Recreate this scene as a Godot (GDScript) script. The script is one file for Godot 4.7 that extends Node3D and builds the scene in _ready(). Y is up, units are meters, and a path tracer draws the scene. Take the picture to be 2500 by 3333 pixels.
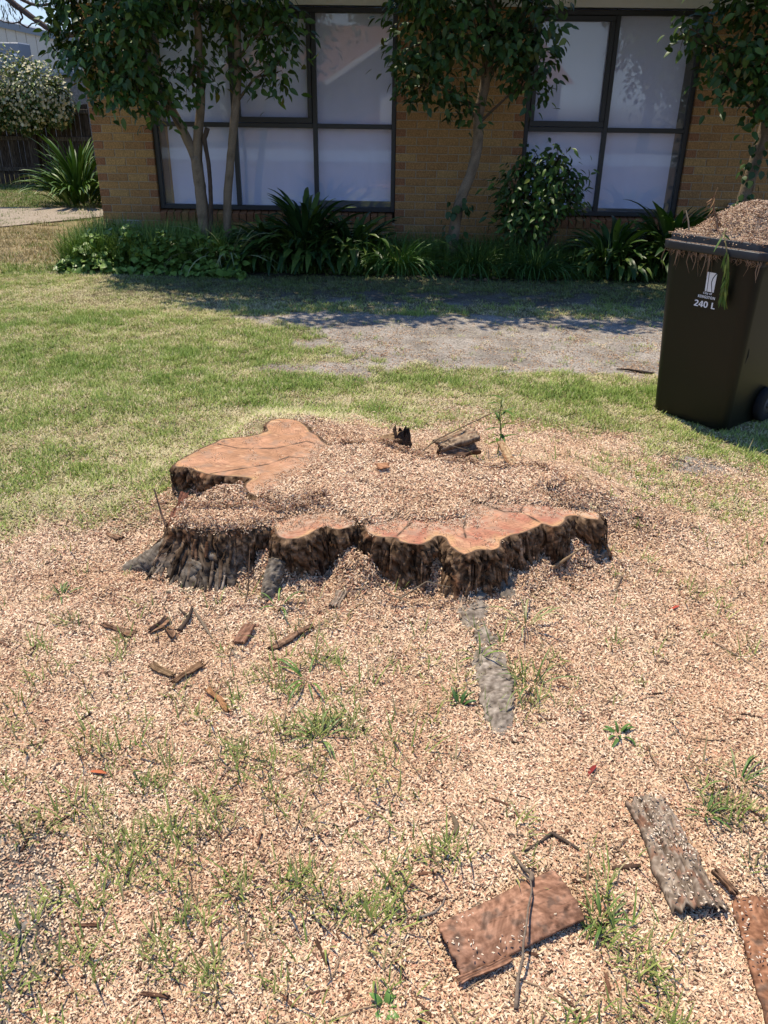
extends Node3D
# A large tree stump in a front yard strewn with wood chips, in front of an orange brick house.

var rng := RandomNumberGenerator.new()
var M := {}
var taken := {}
var NA := FastNoiseLite.new()
var NB := FastNoiseLite.new()
var NR := FastNoiseLite.new()
const CAP := 0.2
const SX0 := -1.8
const SZ0 := -4.4
const SD := 0.02
const SNX := 171
const SNZ := 146
var stump_sd := PackedFloat32Array()
var cover_sd := PackedFloat32Array()
var outline := PackedVector2Array()
var cover := PackedVector2Array()


# ---------------------------------------------------------------- helpers
class MB extends RefCounted:
	var v := PackedVector3Array()
	var c := PackedColorArray()
	var uv := PackedVector2Array()
	var ix := PackedInt32Array()

	func add(p: Vector3, col := Color.WHITE, t := Vector2.ZERO) -> int:
		v.append(p)
		c.append(col)
		uv.append(t)
		return v.size() - 1

	func tri(a: int, b: int, d: int) -> void:
		ix.append(a)
		ix.append(d)
		ix.append(b)

	func quad(a: int, b: int, d: int, e: int) -> void:
		tri(a, b, d)
		tri(a, d, e)

	func face(a: Vector3, b: Vector3, d: Vector3, e: Vector3, col := Color.WHITE) -> void:
		quad(add(a, col, Vector2(0, 0)), add(b, col, Vector2(1, 0)), add(d, col, Vector2(1, 1)), add(e, col, Vector2(0, 1)))

	func face3(a: Vector3, b: Vector3, d: Vector3, col := Color.WHITE) -> void:
		tri(add(a, col), add(b, col), add(d, col))

	# a box with chamfered edges
	func box(size: Vector3, at := Vector3.ZERO, bev := 0.003, col := Color.WHITE, basis := Basis.IDENTITY) -> void:
		var h := size * 0.5
		var b: float = minf(bev, minf(h.x, minf(h.y, h.z)) * 0.9)
		var ax := [Vector3.RIGHT, Vector3.UP, Vector3.BACK]
		for k in 3:
			for s in [-1.0, 1.0]:
				var n: Vector3 = ax[k] * s
				var u: Vector3 = ax[(k + 1) % 3]
				var w: Vector3 = ax[(k + 2) % 3]
				if s < 0.0:
					var tmp := u
					u = w
					w = tmp
				var hn := absf(h.dot(n))
				var hu := h.dot(u) - b
				var hw := h.dot(w) - b
				face(at + basis * (n * hn - u * hu - w * hw), at + basis * (n * hn + u * hu - w * hw), at + basis * (n * hn + u * hu + w * hw), at + basis * (n * hn - u * hu + w * hw), col)
		if b < 0.0004:
			return
		for k in 3:
			var e: Vector3 = ax[k]
			var p: Vector3 = ax[(k + 1) % 3]
			var q: Vector3 = ax[(k + 2) % 3]
			var he := h.dot(e) - b
			for sp in [-1.0, 1.0]:
				for sq in [-1.0, 1.0]:
					var c1: Vector3 = p * (sp * h.dot(p)) + q * (sq * (h.dot(q) - b))
					var c2: Vector3 = p * (sp * (h.dot(p) - b)) + q * (sq * h.dot(q))
					if sp * sq > 0.0:
						face(at + basis * (c1 - e * he), at + basis * (c2 - e * he), at + basis * (c2 + e * he), at + basis * (c1 + e * he), col)
					else:
						face(at + basis * (c2 - e * he), at + basis * (c1 - e * he), at + basis * (c1 + e * he), at + basis * (c2 + e * he), col)
		for sx in [-1.0, 1.0]:
			for sy in [-1.0, 1.0]:
				for sz in [-1.0, 1.0]:
					var p1 := Vector3(sx * h.x, sy * (h.y - b), sz * (h.z - b))
					var p2 := Vector3(sx * (h.x - b), sy * h.y, sz * (h.z - b))
					var p3 := Vector3(sx * (h.x - b), sy * (h.y - b), sz * h.z)
					if sx * sy * sz > 0.0:
						face3(at + basis * p1, at + basis * p2, at + basis * p3, col)
					else:
						face3(at + basis * p1, at + basis * p3, at + basis * p2, col)

	# a tube along points; radii per point; rough noise makes bark
	func tube(pts: Array, radii: Array, sides := 8, col := Color.WHITE, noise: FastNoiseLite = null, amp := 0.0, squash := 1.0, capped := true) -> void:
		var n := pts.size()
		var up := Vector3(0.31, 0.2, 0.93).normalized()
		var rows := []
		var along := 0.0
		for k in n:
			var t: Vector3 = (pts[mini(k + 1, n - 1)] - pts[maxi(k - 1, 0)]).normalized()
			up = (up - t * up.dot(t)).normalized()
			var side := t.cross(up).normalized()
			if k > 0:
				along += pts[k].distance_to(pts[k - 1])
			var row := []
			for j in sides:
				var a := TAU * j / sides
				var d := side * cos(a) + up * sin(a)
				var r: float = radii[k]
				if noise:
					var q: Vector3 = pts[k] + d * r
					r += amp * noise.get_noise_3d(q.x * 100.0, q.y * 100.0, q.z * 100.0)
				var off := d * r
				if squash != 1.0:
					off.y *= squash
				row.append(add(pts[k] + off, col, Vector2(float(j) / sides, along)))
			rows.append(row)
		for k in n - 1:
			for j in sides:
				var j2 := (j + 1) % sides
				quad(rows[k][j2], rows[k][j], rows[k + 1][j], rows[k + 1][j2])
		if capped:
			var a0 := add(pts[0], col)
			var a1 := add(pts[n - 1], col)
			for j in sides:
				var j2 := (j + 1) % sides
				tri(a0, rows[0][j], rows[0][j2])
				tri(a1, rows[n - 1][j2], rows[n - 1][j])

	func mesh(mat: Material = null) -> ArrayMesh:
		var nn := PackedVector3Array()
		nn.resize(v.size())
		for k in range(0, ix.size(), 3):
			var a := ix[k]
			var b := ix[k + 2]
			var d := ix[k + 1]
			var f := (v[b] - v[a]).cross(v[d] - v[a])
			nn[a] += f
			nn[b] += f
			nn[d] += f
		for k in nn.size():
			nn[k] = nn[k].normalized() if nn[k].length_squared() > 1e-24 else Vector3.UP
		var arr := []
		arr.resize(Mesh.ARRAY_MAX)
		arr[Mesh.ARRAY_VERTEX] = v
		arr[Mesh.ARRAY_NORMAL] = nn
		arr[Mesh.ARRAY_COLOR] = c
		arr[Mesh.ARRAY_TEX_UV] = uv
		arr[Mesh.ARRAY_INDEX] = ix
		var m := ArrayMesh.new()
		m.add_surface_from_arrays(Mesh.PRIMITIVE_TRIANGLES, arr)
		if mat:
			m.surface_set_material(0, mat)
		return m


func numbered(called: String, parent: Node) -> String:
	var key := "%d/%s" % [parent.get_instance_id(), called]
	var n: int = taken.get(key, 0)
	taken[key] = n + 1
	return called if n == 0 else "%s_%03d" % [called, n]


func put(called: String, mesh: Mesh, parent: Node = self) -> MeshInstance3D:
	var o := MeshInstance3D.new()
	o.name = numbered(called, parent)
	o.mesh = mesh
	parent.add_child(o, true)
	return o


func obj(called: String, mb: MB, mat: Material, parent: Node = self) -> MeshInstance3D:
	return put(called, mb.mesh(mat), parent)


func tag(o: Node, label: String, category: String, group := "") -> Node:
	o.set_meta("label", label)
	o.set_meta("category", category)
	if group:
		o.set_meta("group", group)
	return o


func thing(called: String, label: String, category: String, at := Vector3.ZERO, turn := 0.0, group := "") -> Node3D:
	var o := Node3D.new()
	o.name = numbered(called, self)
	add_child(o, true)
	o.position = at
	o.rotation.y = turn
	tag(o, label, category, group)
	return o


func multi(called: String, mesh: Mesh, xf: Array, cols: Array, parent: Node = self) -> MultiMeshInstance3D:
	var mm := MultiMesh.new()
	mm.transform_format = MultiMesh.TRANSFORM_3D
	mm.use_colors = true
	mm.mesh = mesh
	mm.instance_count = xf.size()
	for k in xf.size():
		mm.set_instance_transform(k, xf[k])
		mm.set_instance_color(k, cols[k])
	var o := MultiMeshInstance3D.new()
	o.name = numbered(called, parent)
	o.multimesh = mm
	parent.add_child(o, true)
	o.set_meta("kind", "stuff")
	return o


func ss(a: float, b: float, x: float) -> float:
	return smoothstep(a, b, x)


func rr(a: float, b: float) -> float:
	return rng.randf_range(a, b)


func blob(x: float, z: float, cx: float, cz: float, rx: float, rz: float) -> float:
	var a := (x - cx) / rx
	var b := (z - cz) / rz
	return maxf(0.0, 1.0 - a * a - b * b)


func interp(xs: Array, ys: Array, x: float) -> float:
	if x <= xs[0]:
		return ys[0]
	for k in range(1, xs.size()):
		if x <= xs[k]:
			return lerpf(ys[k - 1], ys[k], (x - xs[k - 1]) / (xs[k] - xs[k - 1]))
	return ys[-1]


func mixc(a: Color, b: Color, t: float) -> Color:
	return a.lerp(b, clampf(t, 0.0, 1.0))


func srgb(c: Color) -> Color:
	return c.linear_to_srgb()


func noise_tex(freq: float, lo: Color, hi: Color, w := 256, h := 256, octaves := 4, stretch := Vector2(1, 1), sd := 1, kind := FastNoiseLite.TYPE_SIMPLEX_SMOOTH) -> ImageTexture:
	var n := FastNoiseLite.new()
	n.seed = sd
	n.noise_type = kind
	n.frequency = 1.0
	n.fractal_octaves = octaves
	var im := Image.create(w, h, false, Image.FORMAT_RGB8)
	# tiles without a seam: noise on a torus
	for y in h:
		var b := TAU * y / h
		for x in w:
			var a := TAU * x / w
			var r1 := freq * stretch.x / TAU
			var r2 := freq * stretch.y / TAU
			var q := n.get_noise_3d(cos(a) * r1 + 3.0, sin(a) * r1 + cos(b) * r2, sin(b) * r2 + 7.0)
			im.set_pixel(x, y, lo.lerp(hi, clampf(0.5 + q * 0.9, 0.0, 1.0)))
	return ImageTexture.create_from_image(im)


func mat(called: String, lin: Color, rough := 0.8, spec := 0.5, vcol := true) -> StandardMaterial3D:
	var m := StandardMaterial3D.new()
	m.resource_name = called
	m.albedo_color = srgb(lin)
	m.roughness = rough
	m.metallic_specular = spec
	m.vertex_color_use_as_albedo = vcol
	M[called] = m
	return m


func tri_tex(m: StandardMaterial3D, t: Texture2D, scale: float, bump: Texture2D = null, cm := 0.0) -> void:
	m.uv1_triplanar = true
	m.uv1_world_triplanar = true
	m.uv1_scale = Vector3.ONE * scale
	if t:
		m.albedo_texture = t
	if bump:
		m.heightmap_enabled = true
		m.heightmap_texture = bump
		m.heightmap_scale = cm


func poly_sd(p: Vector2, poly: PackedVector2Array) -> float:
	# signed distance, positive inside
	var best := 1e9
	var inside := false
	var n := poly.size()
	var j := n - 1
	for k in n:
		var a := poly[j]
		var b := poly[k]
		var e := b - a
		var w := p - a
		var q := w - e * clampf(w.dot(e) / maxf(e.length_squared(), 1e-12), 0.0, 1.0)
		best = minf(best, q.length_squared())
		if (b.y > p.y) != (a.y > p.y) and p.x < (a.x - b.x) * (p.y - b.y) / (a.y - b.y) + b.x:
			inside = not inside
		j = k
	return sqrt(best) * (1.0 if inside else -1.0)


func grid_at(g: PackedFloat32Array, x: float, z: float) -> float:
	var fx := clampf((x - SX0) / SD, 0.0, SNX - 1.001)
	var fz := clampf((z - SZ0) / SD, 0.0, SNZ - 1.001)
	var i := int(fx)
	var j := int(fz)
	fx -= i
	fz -= j
	var a := lerpf(g[j * SNX + i], g[j * SNX + i + 1], fx)
	var b := lerpf(g[(j + 1) * SNX + i], g[(j + 1) * SNX + i + 1], fx)
	return lerpf(a, b, fz)


func near_stump(x: float, z: float) -> bool:
	return x > SX0 and x < SX0 + SD * (SNX - 1) and z > SZ0 and z < SZ0 + SD * (SNZ - 1)


# ---------------------------------------------------------------- the lie of the land
const CBX := [-3.0, -1.95, -1.56, -1.36, -1.1, -0.9, -0.5, -0.3, 0.3, 0.66, 1.02, 1.4, 1.9, 3.0]
const CBZ := [-1.9, -2.2, -2.6, -2.85, -3.0, -3.1, -3.6, -4.0, -4.2, -4.1, -3.95, -3.8, -3.7, -3.4]


func chip_amount(x: float, z: float) -> float:
	if z < -5.2:
		return 0.0
	var d := z - interp(CBX, CBZ, x) + 0.35 * NA.get_noise_2d(x * 1.3, z * 1.3) + 0.12 * NB.get_noise_2d(x * 6.0, z * 6.0)
	var c := ss(-0.55, 0.25, d)
	c -= 0.7 * ss(0.0, 0.45, blob(x, z, -1.02, -1.05, 0.36, 0.42) + 0.25 * NB.get_noise_2d(x * 9.0, z * 9.0))
	c -= 0.55 * ss(0.05, 0.6, blob(x, z, 0.98, -1.46, 0.3, 0.3) + 0.25 * NB.get_noise_2d(x * 9.0, z * 9.0))
	c -= 0.5 * ss(0.0, 0.6, blob(x, z, 1.5, -3.6, 0.8, 0.55))
	c -= 0.25 * ss(0.0, 0.7, blob(x, z, -0.6, -1.25, 0.6, 0.5))
	return clampf(c, 0.0, 1.0)


func bare_amount(x: float, z: float) -> float:
	var b := blob(x, z, 0.9, -6.15, 2.0, 0.95) * 1.6 + blob(x, z, 3.2, -6.0, 2.2, 1.4) + blob(x, z, -0.7, -6.7, 0.9, 0.35) * 0.8 + blob(x, z, -0.55, -5.3, 0.6, 0.25) * 0.7
	b += blob(x, z, 0.4, -7.6, 2.6, 0.5) * 0.5 + blob(x, z, 1.45, -3.75, 0.3, 0.2) * 0.7
	return clampf(ss(0.12, 0.55, b + 0.45 * NA.get_noise_2d(x * 2.6 + 9.0, z * 2.6) * (1.0 if b > 0.02 else 0.6) + 0.22 * NB.get_noise_2d(x * 5.0, z * 5.0)), 0.0, 1.0)


func ground(x: float, z: float) -> float:
	var h := 0.018 * NA.get_noise_2d(x * 1.1, z * 1.1) + 0.006 * NB.get_noise_2d(x * 3.0, z * 3.0)
	if absf(x) > 8.0 or z < -14.0 or z > 2.0:
		h *= 0.5
	if near_stump(x, z):
		var d := -grid_at(stump_sd, x, z)
		var rough := 0.012 * NB.get_noise_2d(x * 14.0, z * 14.0)
		var back := ss(-2.76, -3.15, z)
		var right := ss(0.47, 0.73, x) * ss(-3.1, -2.84, z)
		var left := ss(-0.79, -1.0, x)
		back *= (1.0 - 0.8 * left) * (1.0 - right)
		if d > 0.0:
			h += lerpf(0.066 * exp(-d / 0.15) * (0.75 + 0.8 * NA.get_noise_2d(x * 5.0, z * 5.0)), 0.175 * exp(-d * d / 0.2), back) + rough * exp(-d / 0.3)
			# chips heaped in the bays between the buttresses
			h += 0.075 * ss(0.0, 1.0, blob(x, z, -0.18, -2.64, 0.12, 0.22)) + 0.07 * blob(x, z, -0.5, -2.6, 0.1, 0.13) + 0.055 * blob(x, z, 0.1, -2.58, 0.07, 0.12) + 0.03 * blob(x, z, 0.47, -2.62, 0.1, 0.12) + 0.05 * blob(x, z, 0.63, -2.76, 0.1, 0.11)
			h += 0.11 * ss(0.0, 0.9, blob(x, z, -0.69, -2.87, 0.36, 0.17)) * ss(-1.04, -0.84, x)
			h += 0.06 * blob(x, z, 0.65, -2.97, 0.2, 0.15)
			h = minf(h, CAP - 0.012)
			# the open crevice behind the middle lobe
			var slot := Vector2(x, z).distance_to(Geometry2D.get_closest_point_to_segment(Vector2(x, z), Vector2(-0.5, -2.765), Vector2(-0.34, -2.835)))
			h = lerpf(0.05, h, ss(0.018, 0.045, slot))
		else:
			var s := grid_at(cover_sd, x, z)
			if s > 0.0:
				h = CAP + minf(0.010, s * 0.3) + 0.010 * ss(0.0, 0.25, s) + rough * ss(0.0, 0.06, s) * 0.5
			else:
				h = CAP + maxf(s * 0.8, -0.06) - 0.004
	return h


func lawn_amount(x: float, z: float) -> float:
	if z < -8.55 and x > -3.9:
		return 0.0
	var c := chip_amount(x, z)
	var g := 1.0 - c * 1.15
	var b := bare_amount(x, z)
	g *= 1.0 - 0.97 * b
	g *= 0.8 + 0.5 * NA.get_noise_2d(x * 3.0, z * 3.0)
	if z < -7.0 and x > -3.2:
		g *= 0.62
	return clampf(g, 0.0, 1.0)


func greenness(x: float, z: float) -> float:
	var g := 0.34 + 0.55 * NA.get_noise_2d(x * 1.2 + 40.0, z * 1.6) + 0.35 * NB.get_noise_2d(x * 2.5, z * 2.5)
	g += 0.35 * blob(x, z, -2.2, -5.2, 2.2, 1.3) + 0.3 * blob(x, z, -3.2, -6.6, 1.2, 0.6) - 0.5 * blob(x, z, -2.6, -7.4, 1.6, 0.6) - 0.45 * blob(x, z, -4.6, -10.5, 1.6, 2.2)
	g += 0.4 * blob(x, z, 1.0, -4.9, 1.2, 0.5) - 0.4 * blob(x, z, -0.7, -3.9, 0.8, 0.6) - 0.35 * blob(x, z, 0.2, -4.75, 0.7, 0.3)
	return clampf(g, 0.0, 1.0)
const OUT_BACK_LEFT := [Vector2(-1.023, -3.133), Vector2(-1.023, -3.204), Vector2(-0.990, -3.280), Vector2(-0.953, -3.365), Vector2(-0.905, -3.436), Vector2(-0.894, -3.484), Vector2(-0.837, -3.502), Vector2(-0.771, -3.521), Vector2(-0.725, -3.560), Vector2(-0.692, -3.599), Vector2(-0.714, -3.673), Vector2(-0.704, -3.747), Vector2(-0.662, -3.779), Vector2(-0.596, -3.773), Vector2(-0.545, -3.737), Vector2(-0.504, -3.668), Vector2(-0.483, -3.602), Vector2(-0.448, -3.568), Vector2(-0.412, -3.487), Vector2(-0.368, -3.433)]
const OUT_BACK := [Vector2(-0.252, -3.448), Vector2(-0.123, -3.435), Vector2(0.006, -3.313), Vector2(0.128, -3.259), Vector2(0.249, -3.246), Vector2(0.366, -3.194), Vector2(0.490, -3.233), Vector2(0.589, -3.200), Vector2(0.630, -3.154), Vector2(0.634, -3.097), Vector2(0.620, -3.041), Vector2(0.590, -3.018), Vector2(0.549, -3.019), Vector2(0.519, -2.964)]
const OUT_RIGHT := [Vector2(0.593, -2.909), Vector2(0.632, -2.878), Vector2(0.701, -2.858), Vector2(0.731, -2.827), Vector2(0.738, -2.793), Vector2(0.725, -2.752), Vector2(0.676, -2.764), Vector2(0.638, -2.787), Vector2(0.609, -2.782), Vector2(0.594, -2.733), Vector2(0.568, -2.696), Vector2(0.531, -2.684), Vector2(0.508, -2.717), Vector2(0.487, -2.688), Vector2(0.422, -2.633), Vector2(0.372, -2.608), Vector2(0.335, -2.566), Vector2(0.334, -2.523), Vector2(0.302, -2.494), Vector2(0.250, -2.497), Vector2(0.202, -2.455), Vector2(0.171, -2.479), Vector2(0.143, -2.524), Vector2(0.133, -2.579), Vector2(0.111, -2.595), Vector2(0.080, -2.548), Vector2(0.047, -2.521), Vector2(0.007, -2.521), Vector2(-0.043, -2.540), Vector2(-0.042, -2.568), Vector2(-0.081, -2.565), Vector2(-0.121, -2.570), Vector2(-0.156, -2.603), Vector2(-0.165, -2.647)]
const OUT_LEFT := [Vector2(-0.183, -2.717), Vector2(-0.190, -2.693), Vector2(-0.213, -2.639), Vector2(-0.252, -2.615), Vector2(-0.287, -2.620), Vector2(-0.303, -2.648), Vector2(-0.334, -2.617), Vector2(-0.362, -2.565), Vector2(-0.399, -2.534), Vector2(-0.445, -2.531), Vector2(-0.475, -2.550), Vector2(-0.491, -2.585), Vector2(-0.501, -2.628), Vector2(-0.534, -2.616), Vector2(-0.590, -2.586), Vector2(-0.658, -2.580), Vector2(-0.725, -2.575), Vector2(-0.783, -2.588), Vector2(-0.828, -2.603), Vector2(-0.872, -2.612), Vector2(-0.885, -2.633), Vector2(-0.890, -2.702), Vector2(-0.866, -2.748), Vector2(-0.778, -2.741), Vector2(-0.665, -2.751), Vector2(-0.582, -2.766), Vector2(-0.543, -2.751), Vector2(-0.504, -2.730), Vector2(-0.427, -2.767), Vector2(-0.377, -2.796), Vector2(-0.329, -2.815), Vector2(-0.330, -2.860), Vector2(-0.388, -2.831), Vector2(-0.443, -2.801), Vector2(-0.502, -2.762), Vector2(-0.552, -2.845), Vector2(-0.604, -2.888), Vector2(-0.630, -2.886), Vector2(-0.653, -2.912), Vector2(-0.676, -2.959), Vector2(-0.680, -3.004), Vector2(-0.665, -3.047), Vector2(-0.713, -3.057), Vector2(-0.776, -3.063), Vector2(-0.841, -3.072), Vector2(-0.876, -3.085), Vector2(-0.922, -3.111), Vector2(-0.940, -3.135), Vector2(-0.987, -3.146)]
const COVER := [Vector2(-0.366, -3.418), Vector2(-0.410, -3.210), Vector2(-0.474, -3.086), Vector2(-0.538, -2.952), Vector2(-0.597, -2.877), Vector2(-0.631, -2.841), Vector2(-0.682, -2.838), Vector2(-0.837, -2.810), Vector2(-0.888, -2.758), Vector2(-0.868, -2.604), Vector2(-0.745, -2.553), Vector2(-0.585, -2.563), Vector2(-0.509, -2.597), Vector2(-0.502, -2.657), Vector2(-0.443, -2.707), Vector2(-0.295, -2.780), Vector2(-0.195, -2.677), Vector2(-0.187, -2.644), Vector2(-0.038, -2.722), Vector2(0.123, -2.702), Vector2(0.222, -2.747), Vector2(0.247, -2.862), Vector2(0.449, -2.887), Vector2(0.583, -2.859), Vector2(0.712, -2.815), Vector2(0.764, -2.938), Vector2(0.742, -3.316), Vector2(0.513, -3.453), Vector2(0.181, -3.667), Vector2(-0.178, -3.666)]


# ---------------------------------------------------------------- the scene
func _ready() -> void:
	rng.seed = 20241
	NA.seed = 11
	NA.frequency = 1.0
	NA.fractal_octaves = 3
	NB.seed = 23
	NB.frequency = 1.0
	NB.fractal_octaves = 3
	NR.seed = 37
	NR.frequency = 1.0
	NR.fractal_octaves = 3

	var cam := Camera3D.new()
	cam.name = "camera"
	add_child(cam)
	cam.position = Vector3(0, 1.6, 0)
	cam.rotation_degrees = Vector3(-26.78, 2.0, 0.77)
	cam.fov = 64.92
	cam.near = 0.05
	cam.far = 900.0
	cam.current = true

	var env := Environment.new()
	env.background_mode = Environment.BG_SKY
	var sky := Sky.new()
	var sm := ProceduralSkyMaterial.new()
	sm.sky_top_color = Color(0.36, 0.52, 0.78)
	sm.sky_horizon_color = Color(0.80, 0.88, 0.94)
	sm.sky_curve = 0.16
	sm.sky_energy_multiplier = 1.0
	sm.ground_horizon_color = Color(0.5, 0.48, 0.42)
	sm.ground_bottom_color = Color(0.35, 0.32, 0.27)
	sky.sky_material = sm
	env.sky = sky
	env.tonemap_mode = Environment.TONE_MAPPER_LINEAR
	env.tonemap_exposure = 1.38
	env.sdfgi_enabled = true
	env.ssao_enabled = true
	env.ssil_enabled = true
	var we := WorldEnvironment.new()
	we.name = "world_environment"
	we.environment = env
	add_child(we)

	var sun := DirectionalLight3D.new()
	sun.name = "sun"
	sun.light_energy = 1.5
	sun.light_color = Color(1.0, 0.95, 0.87)
	sun.light_angular_distance = 0.53
	sun.shadow_enabled = true
	add_child(sun)
	sun.look_at_from_position(Vector3.ZERO, Vector3(0.25, -1.0, 0.28), Vector3.UP)

	make_materials()
	make_outline()
	make_ground()
	make_house()
	make_side_yard()
	make_across_street()
	make_trees()
	make_bed_plants()
	make_stump()
	make_bin()
	make_debris()
	make_lawn()
	make_chips()


func make_materials() -> void:
	var fine := noise_tex(26.0, Color(0.72, 0.72, 0.72), Color(1, 1, 1), 256, 256, 5)
	var coarse := noise_tex(9.0, Color(0.1, 0.1, 0.1), Color(1, 1, 1), 256, 256, 5, Vector2.ONE, 4)
	var fibre := noise_tex(14.0, Color(0.35, 0.35, 0.35), Color(1, 1, 1), 256, 256, 5, Vector2(2.6, 1.2), 6)
	var m := mat("ground", Color.WHITE, 0.95, 0.2)
	tri_tex(m, noise_tex(40.0, Color(0.62, 0.62, 0.62), Color(1, 1, 1), 512, 512, 5, Vector2.ONE, 8), 1.4, coarse, 1.2)
	m = mat("chips", Color.WHITE, 0.85, 0.25)
	m = mat("grass", Color.WHITE, 0.6, 0.35)
	m.backlight_enabled = true
	m.backlight = Color(0.3, 0.36, 0.14)
	for k in 5:
		var lin: Color = [Color(0.56, 0.315, 0.12), Color(0.53, 0.285, 0.108), Color(0.60, 0.36, 0.14), Color(0.42, 0.195, 0.092), Color(0.48, 0.265, 0.108)][k]
		m = mat("brick%d" % k, lin, 0.85, 0.3, false)
		tri_tex(m, fine, 2.3, coarse, 0.12)
	tri_tex(mat("mortar", Color(0.56, 0.44, 0.29), 0.95, 0.2, false), fine, 4.0, coarse, 0.15)
	mat("window_frame", Color(0.032, 0.032, 0.03), 0.5, 0.5, false)
	tri_tex(mat("soffit", Color(0.72, 0.71, 0.66), 0.7, 0.4, false), fine, 0.7)
	mat("blind", Color(0.68, 0.73, 0.94), 0.8, 0.3, false)
	mat("room", Color(0.30, 0.28, 0.25), 0.9, 0.2, false)
	mat("curtain", Color(0.42, 0.24, 0.05), 0.9, 0.2, false)
	mat("roof", Color(0.12, 0.075, 0.055), 0.8, 0.3, false)
	m = mat("glass", Color(1, 1, 1), 0.02, 0.5, false)
	m.transparency = BaseMaterial3D.TRANSPARENCY_ALPHA
	m.albedo_color = Color(1, 1, 1, 0.06)
	mat("vent", Color(0.5, 0.47, 0.4), 0.6, 0.4, false)
	# bark: grey brown with deep furrows
	m = mat("bark", Color.WHITE, 0.92, 0.2)
	m.albedo_texture = noise_tex(10.0, Color(0.42, 0.38, 0.34), Color(1.0, 0.98, 0.95), 256, 256, 5, Vector2(2.0, 1.6), 9)
	m.heightmap_enabled = true
	m.heightmap_texture = fibre
	m.heightmap_scale = 0.6
	m.uv1_scale = Vector3(1, 1, 1)
	m = mat("root_bark", Color.WHITE, 0.92, 0.2)
	tri_tex(m, noise_tex(16.0, Color(0.6, 0.58, 0.56), Color(1, 1, 0.98), 256, 256, 5, Vector2.ONE, 19), 2.6, coarse, 0.45)
	m = mat("stem", Color.WHITE, 0.85, 0.3)
	tri_tex(m, fine, 5.0, coarse, 0.25)
	m = mat("old_wood", Color.WHITE, 0.85, 0.3)
	m.albedo_texture = noise_tex(8.0, Color(0.62, 0.59, 0.57), Color(1, 1, 1), 256, 256, 5, Vector2(1.6, 1.6), 14)
	m.heightmap_enabled = true
	m.heightmap_texture = m.albedo_texture
	m.heightmap_scale = 0.05
	for k in 4:
		var lin: Color = [Color(0.042, 0.088, 0.014), Color(0.066, 0.125, 0.018), Color(0.03, 0.062, 0.014), Color(0.11, 0.14, 0.02)][k]
		m = mat("leaf%d" % k, lin, 0.42, 0.36)
		m.backlight_enabled = true
		m.backlight = Color(0.16, 0.3, 0.05)
	m = mat("leaf", Color.WHITE, 0.42, 0.36)
	m.backlight_enabled = true
	m.backlight = Color(0.2, 0.3, 0.08)
	m = mat("petal", Color.WHITE, 0.7, 0.3)
	m.backlight_enabled = true
	m.backlight = Color(0.3, 0.3, 0.25)
	m = mat("fence", Color.WHITE, 0.9, 0.2)
	tri_tex(m, noise_tex(8.0, Color(0.5, 0.5, 0.5), Color(1, 1, 1), 256, 256, 4, Vector2(6.0, 0.7), 21), 1.0)
	tri_tex(mat("render", Color(0.33, 0.31, 0.29), 0.9, 0.2, false), fine, 0.8)
	mat("cladding", Color(0.62, 0.57, 0.48), 0.55, 0.4, false)
	mat("trim", Color(0.22, 0.25, 0.28), 0.5, 0.5, false)
	mat("unit", Color(0.17, 0.19, 0.22), 0.5, 0.5, false)
	tri_tex(mat("concrete", Color(0.40, 0.335, 0.26), 0.9, 0.2, false), fine, 1.2, coarse, 0.2)
	m = mat("bin", Color(0.0058, 0.0062, 0.0026), 0.42, 0.4, false)
	tri_tex(m, null, 9.0, fine, 0.05)
	tri_tex(mat("bin_rim", Color(0.014, 0.0155, 0.02), 0.45, 0.5, false), null, 9.0, fine, 0.05)
	mat("rubber", Color(0.018, 0.018, 0.018), 0.8, 0.3, false)
	mat("hub", Color(0.09, 0.085, 0.08), 0.6, 0.4, false)
	mat("print", Color(0.72, 0.74, 0.76), 0.7, 0.3, false)
	mat("tile", Color(0.24, 0.11, 0.07), 0.8, 0.3, false)
	mat("white_paint", Color(0.86, 0.85, 0.81), 0.6, 0.4, false)
	mat("meter", Color(0.33, 0.35, 0.36), 0.6, 0.4, false)


func make_outline() -> void:
	var raw := PackedVector2Array()
	for part in [OUT_BACK_LEFT, OUT_BACK, OUT_RIGHT, OUT_LEFT]:
		for p: Vector2 in part:
			raw.append(p)
	# round the traced corners once, then walk it in even steps
	var soft := PackedVector2Array()
	for k in raw.size():
		var a := raw[k]
		var b := raw[(k + 1) % raw.size()]
		soft.append(a.lerp(b, 0.22))
		soft.append(a.lerp(b, 0.78))
	var step := 0.0065
	var carry := 0.0
	for k in soft.size():
		var a := soft[k]
		var b := soft[(k + 1) % soft.size()]
		var l := a.distance_to(b)
		while carry < l:
			outline.append(a.lerp(b, carry / l))
			carry += step
		carry -= l
	for k in outline.size():
		var p := outline[k]
		outline[k] = p + Vector2(NB.get_noise_2d(p.x * 35.0, p.y * 35.0), NB.get_noise_2d(p.x * 35.0 + 50.0, p.y * 35.0)) * 0.006 + Vector2(NR.get_noise_2d(p.x * 110.0, p.y * 110.0), NR.get_noise_2d(p.x * 110.0 + 50.0, p.y * 110.0)) * 0.004
	for p: Vector2 in COVER:
		cover.append(p)
	stump_sd.resize(SNX * SNZ)
	cover_sd.resize(SNX * SNZ)
	for j in SNZ:
		for i in SNX:
			var p := Vector2(SX0 + i * SD, SZ0 + j * SD)
			stump_sd[j * SNX + i] = poly_sd(p, raw)
			cover_sd[j * SNX + i] = poly_sd(p, cover)


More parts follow.
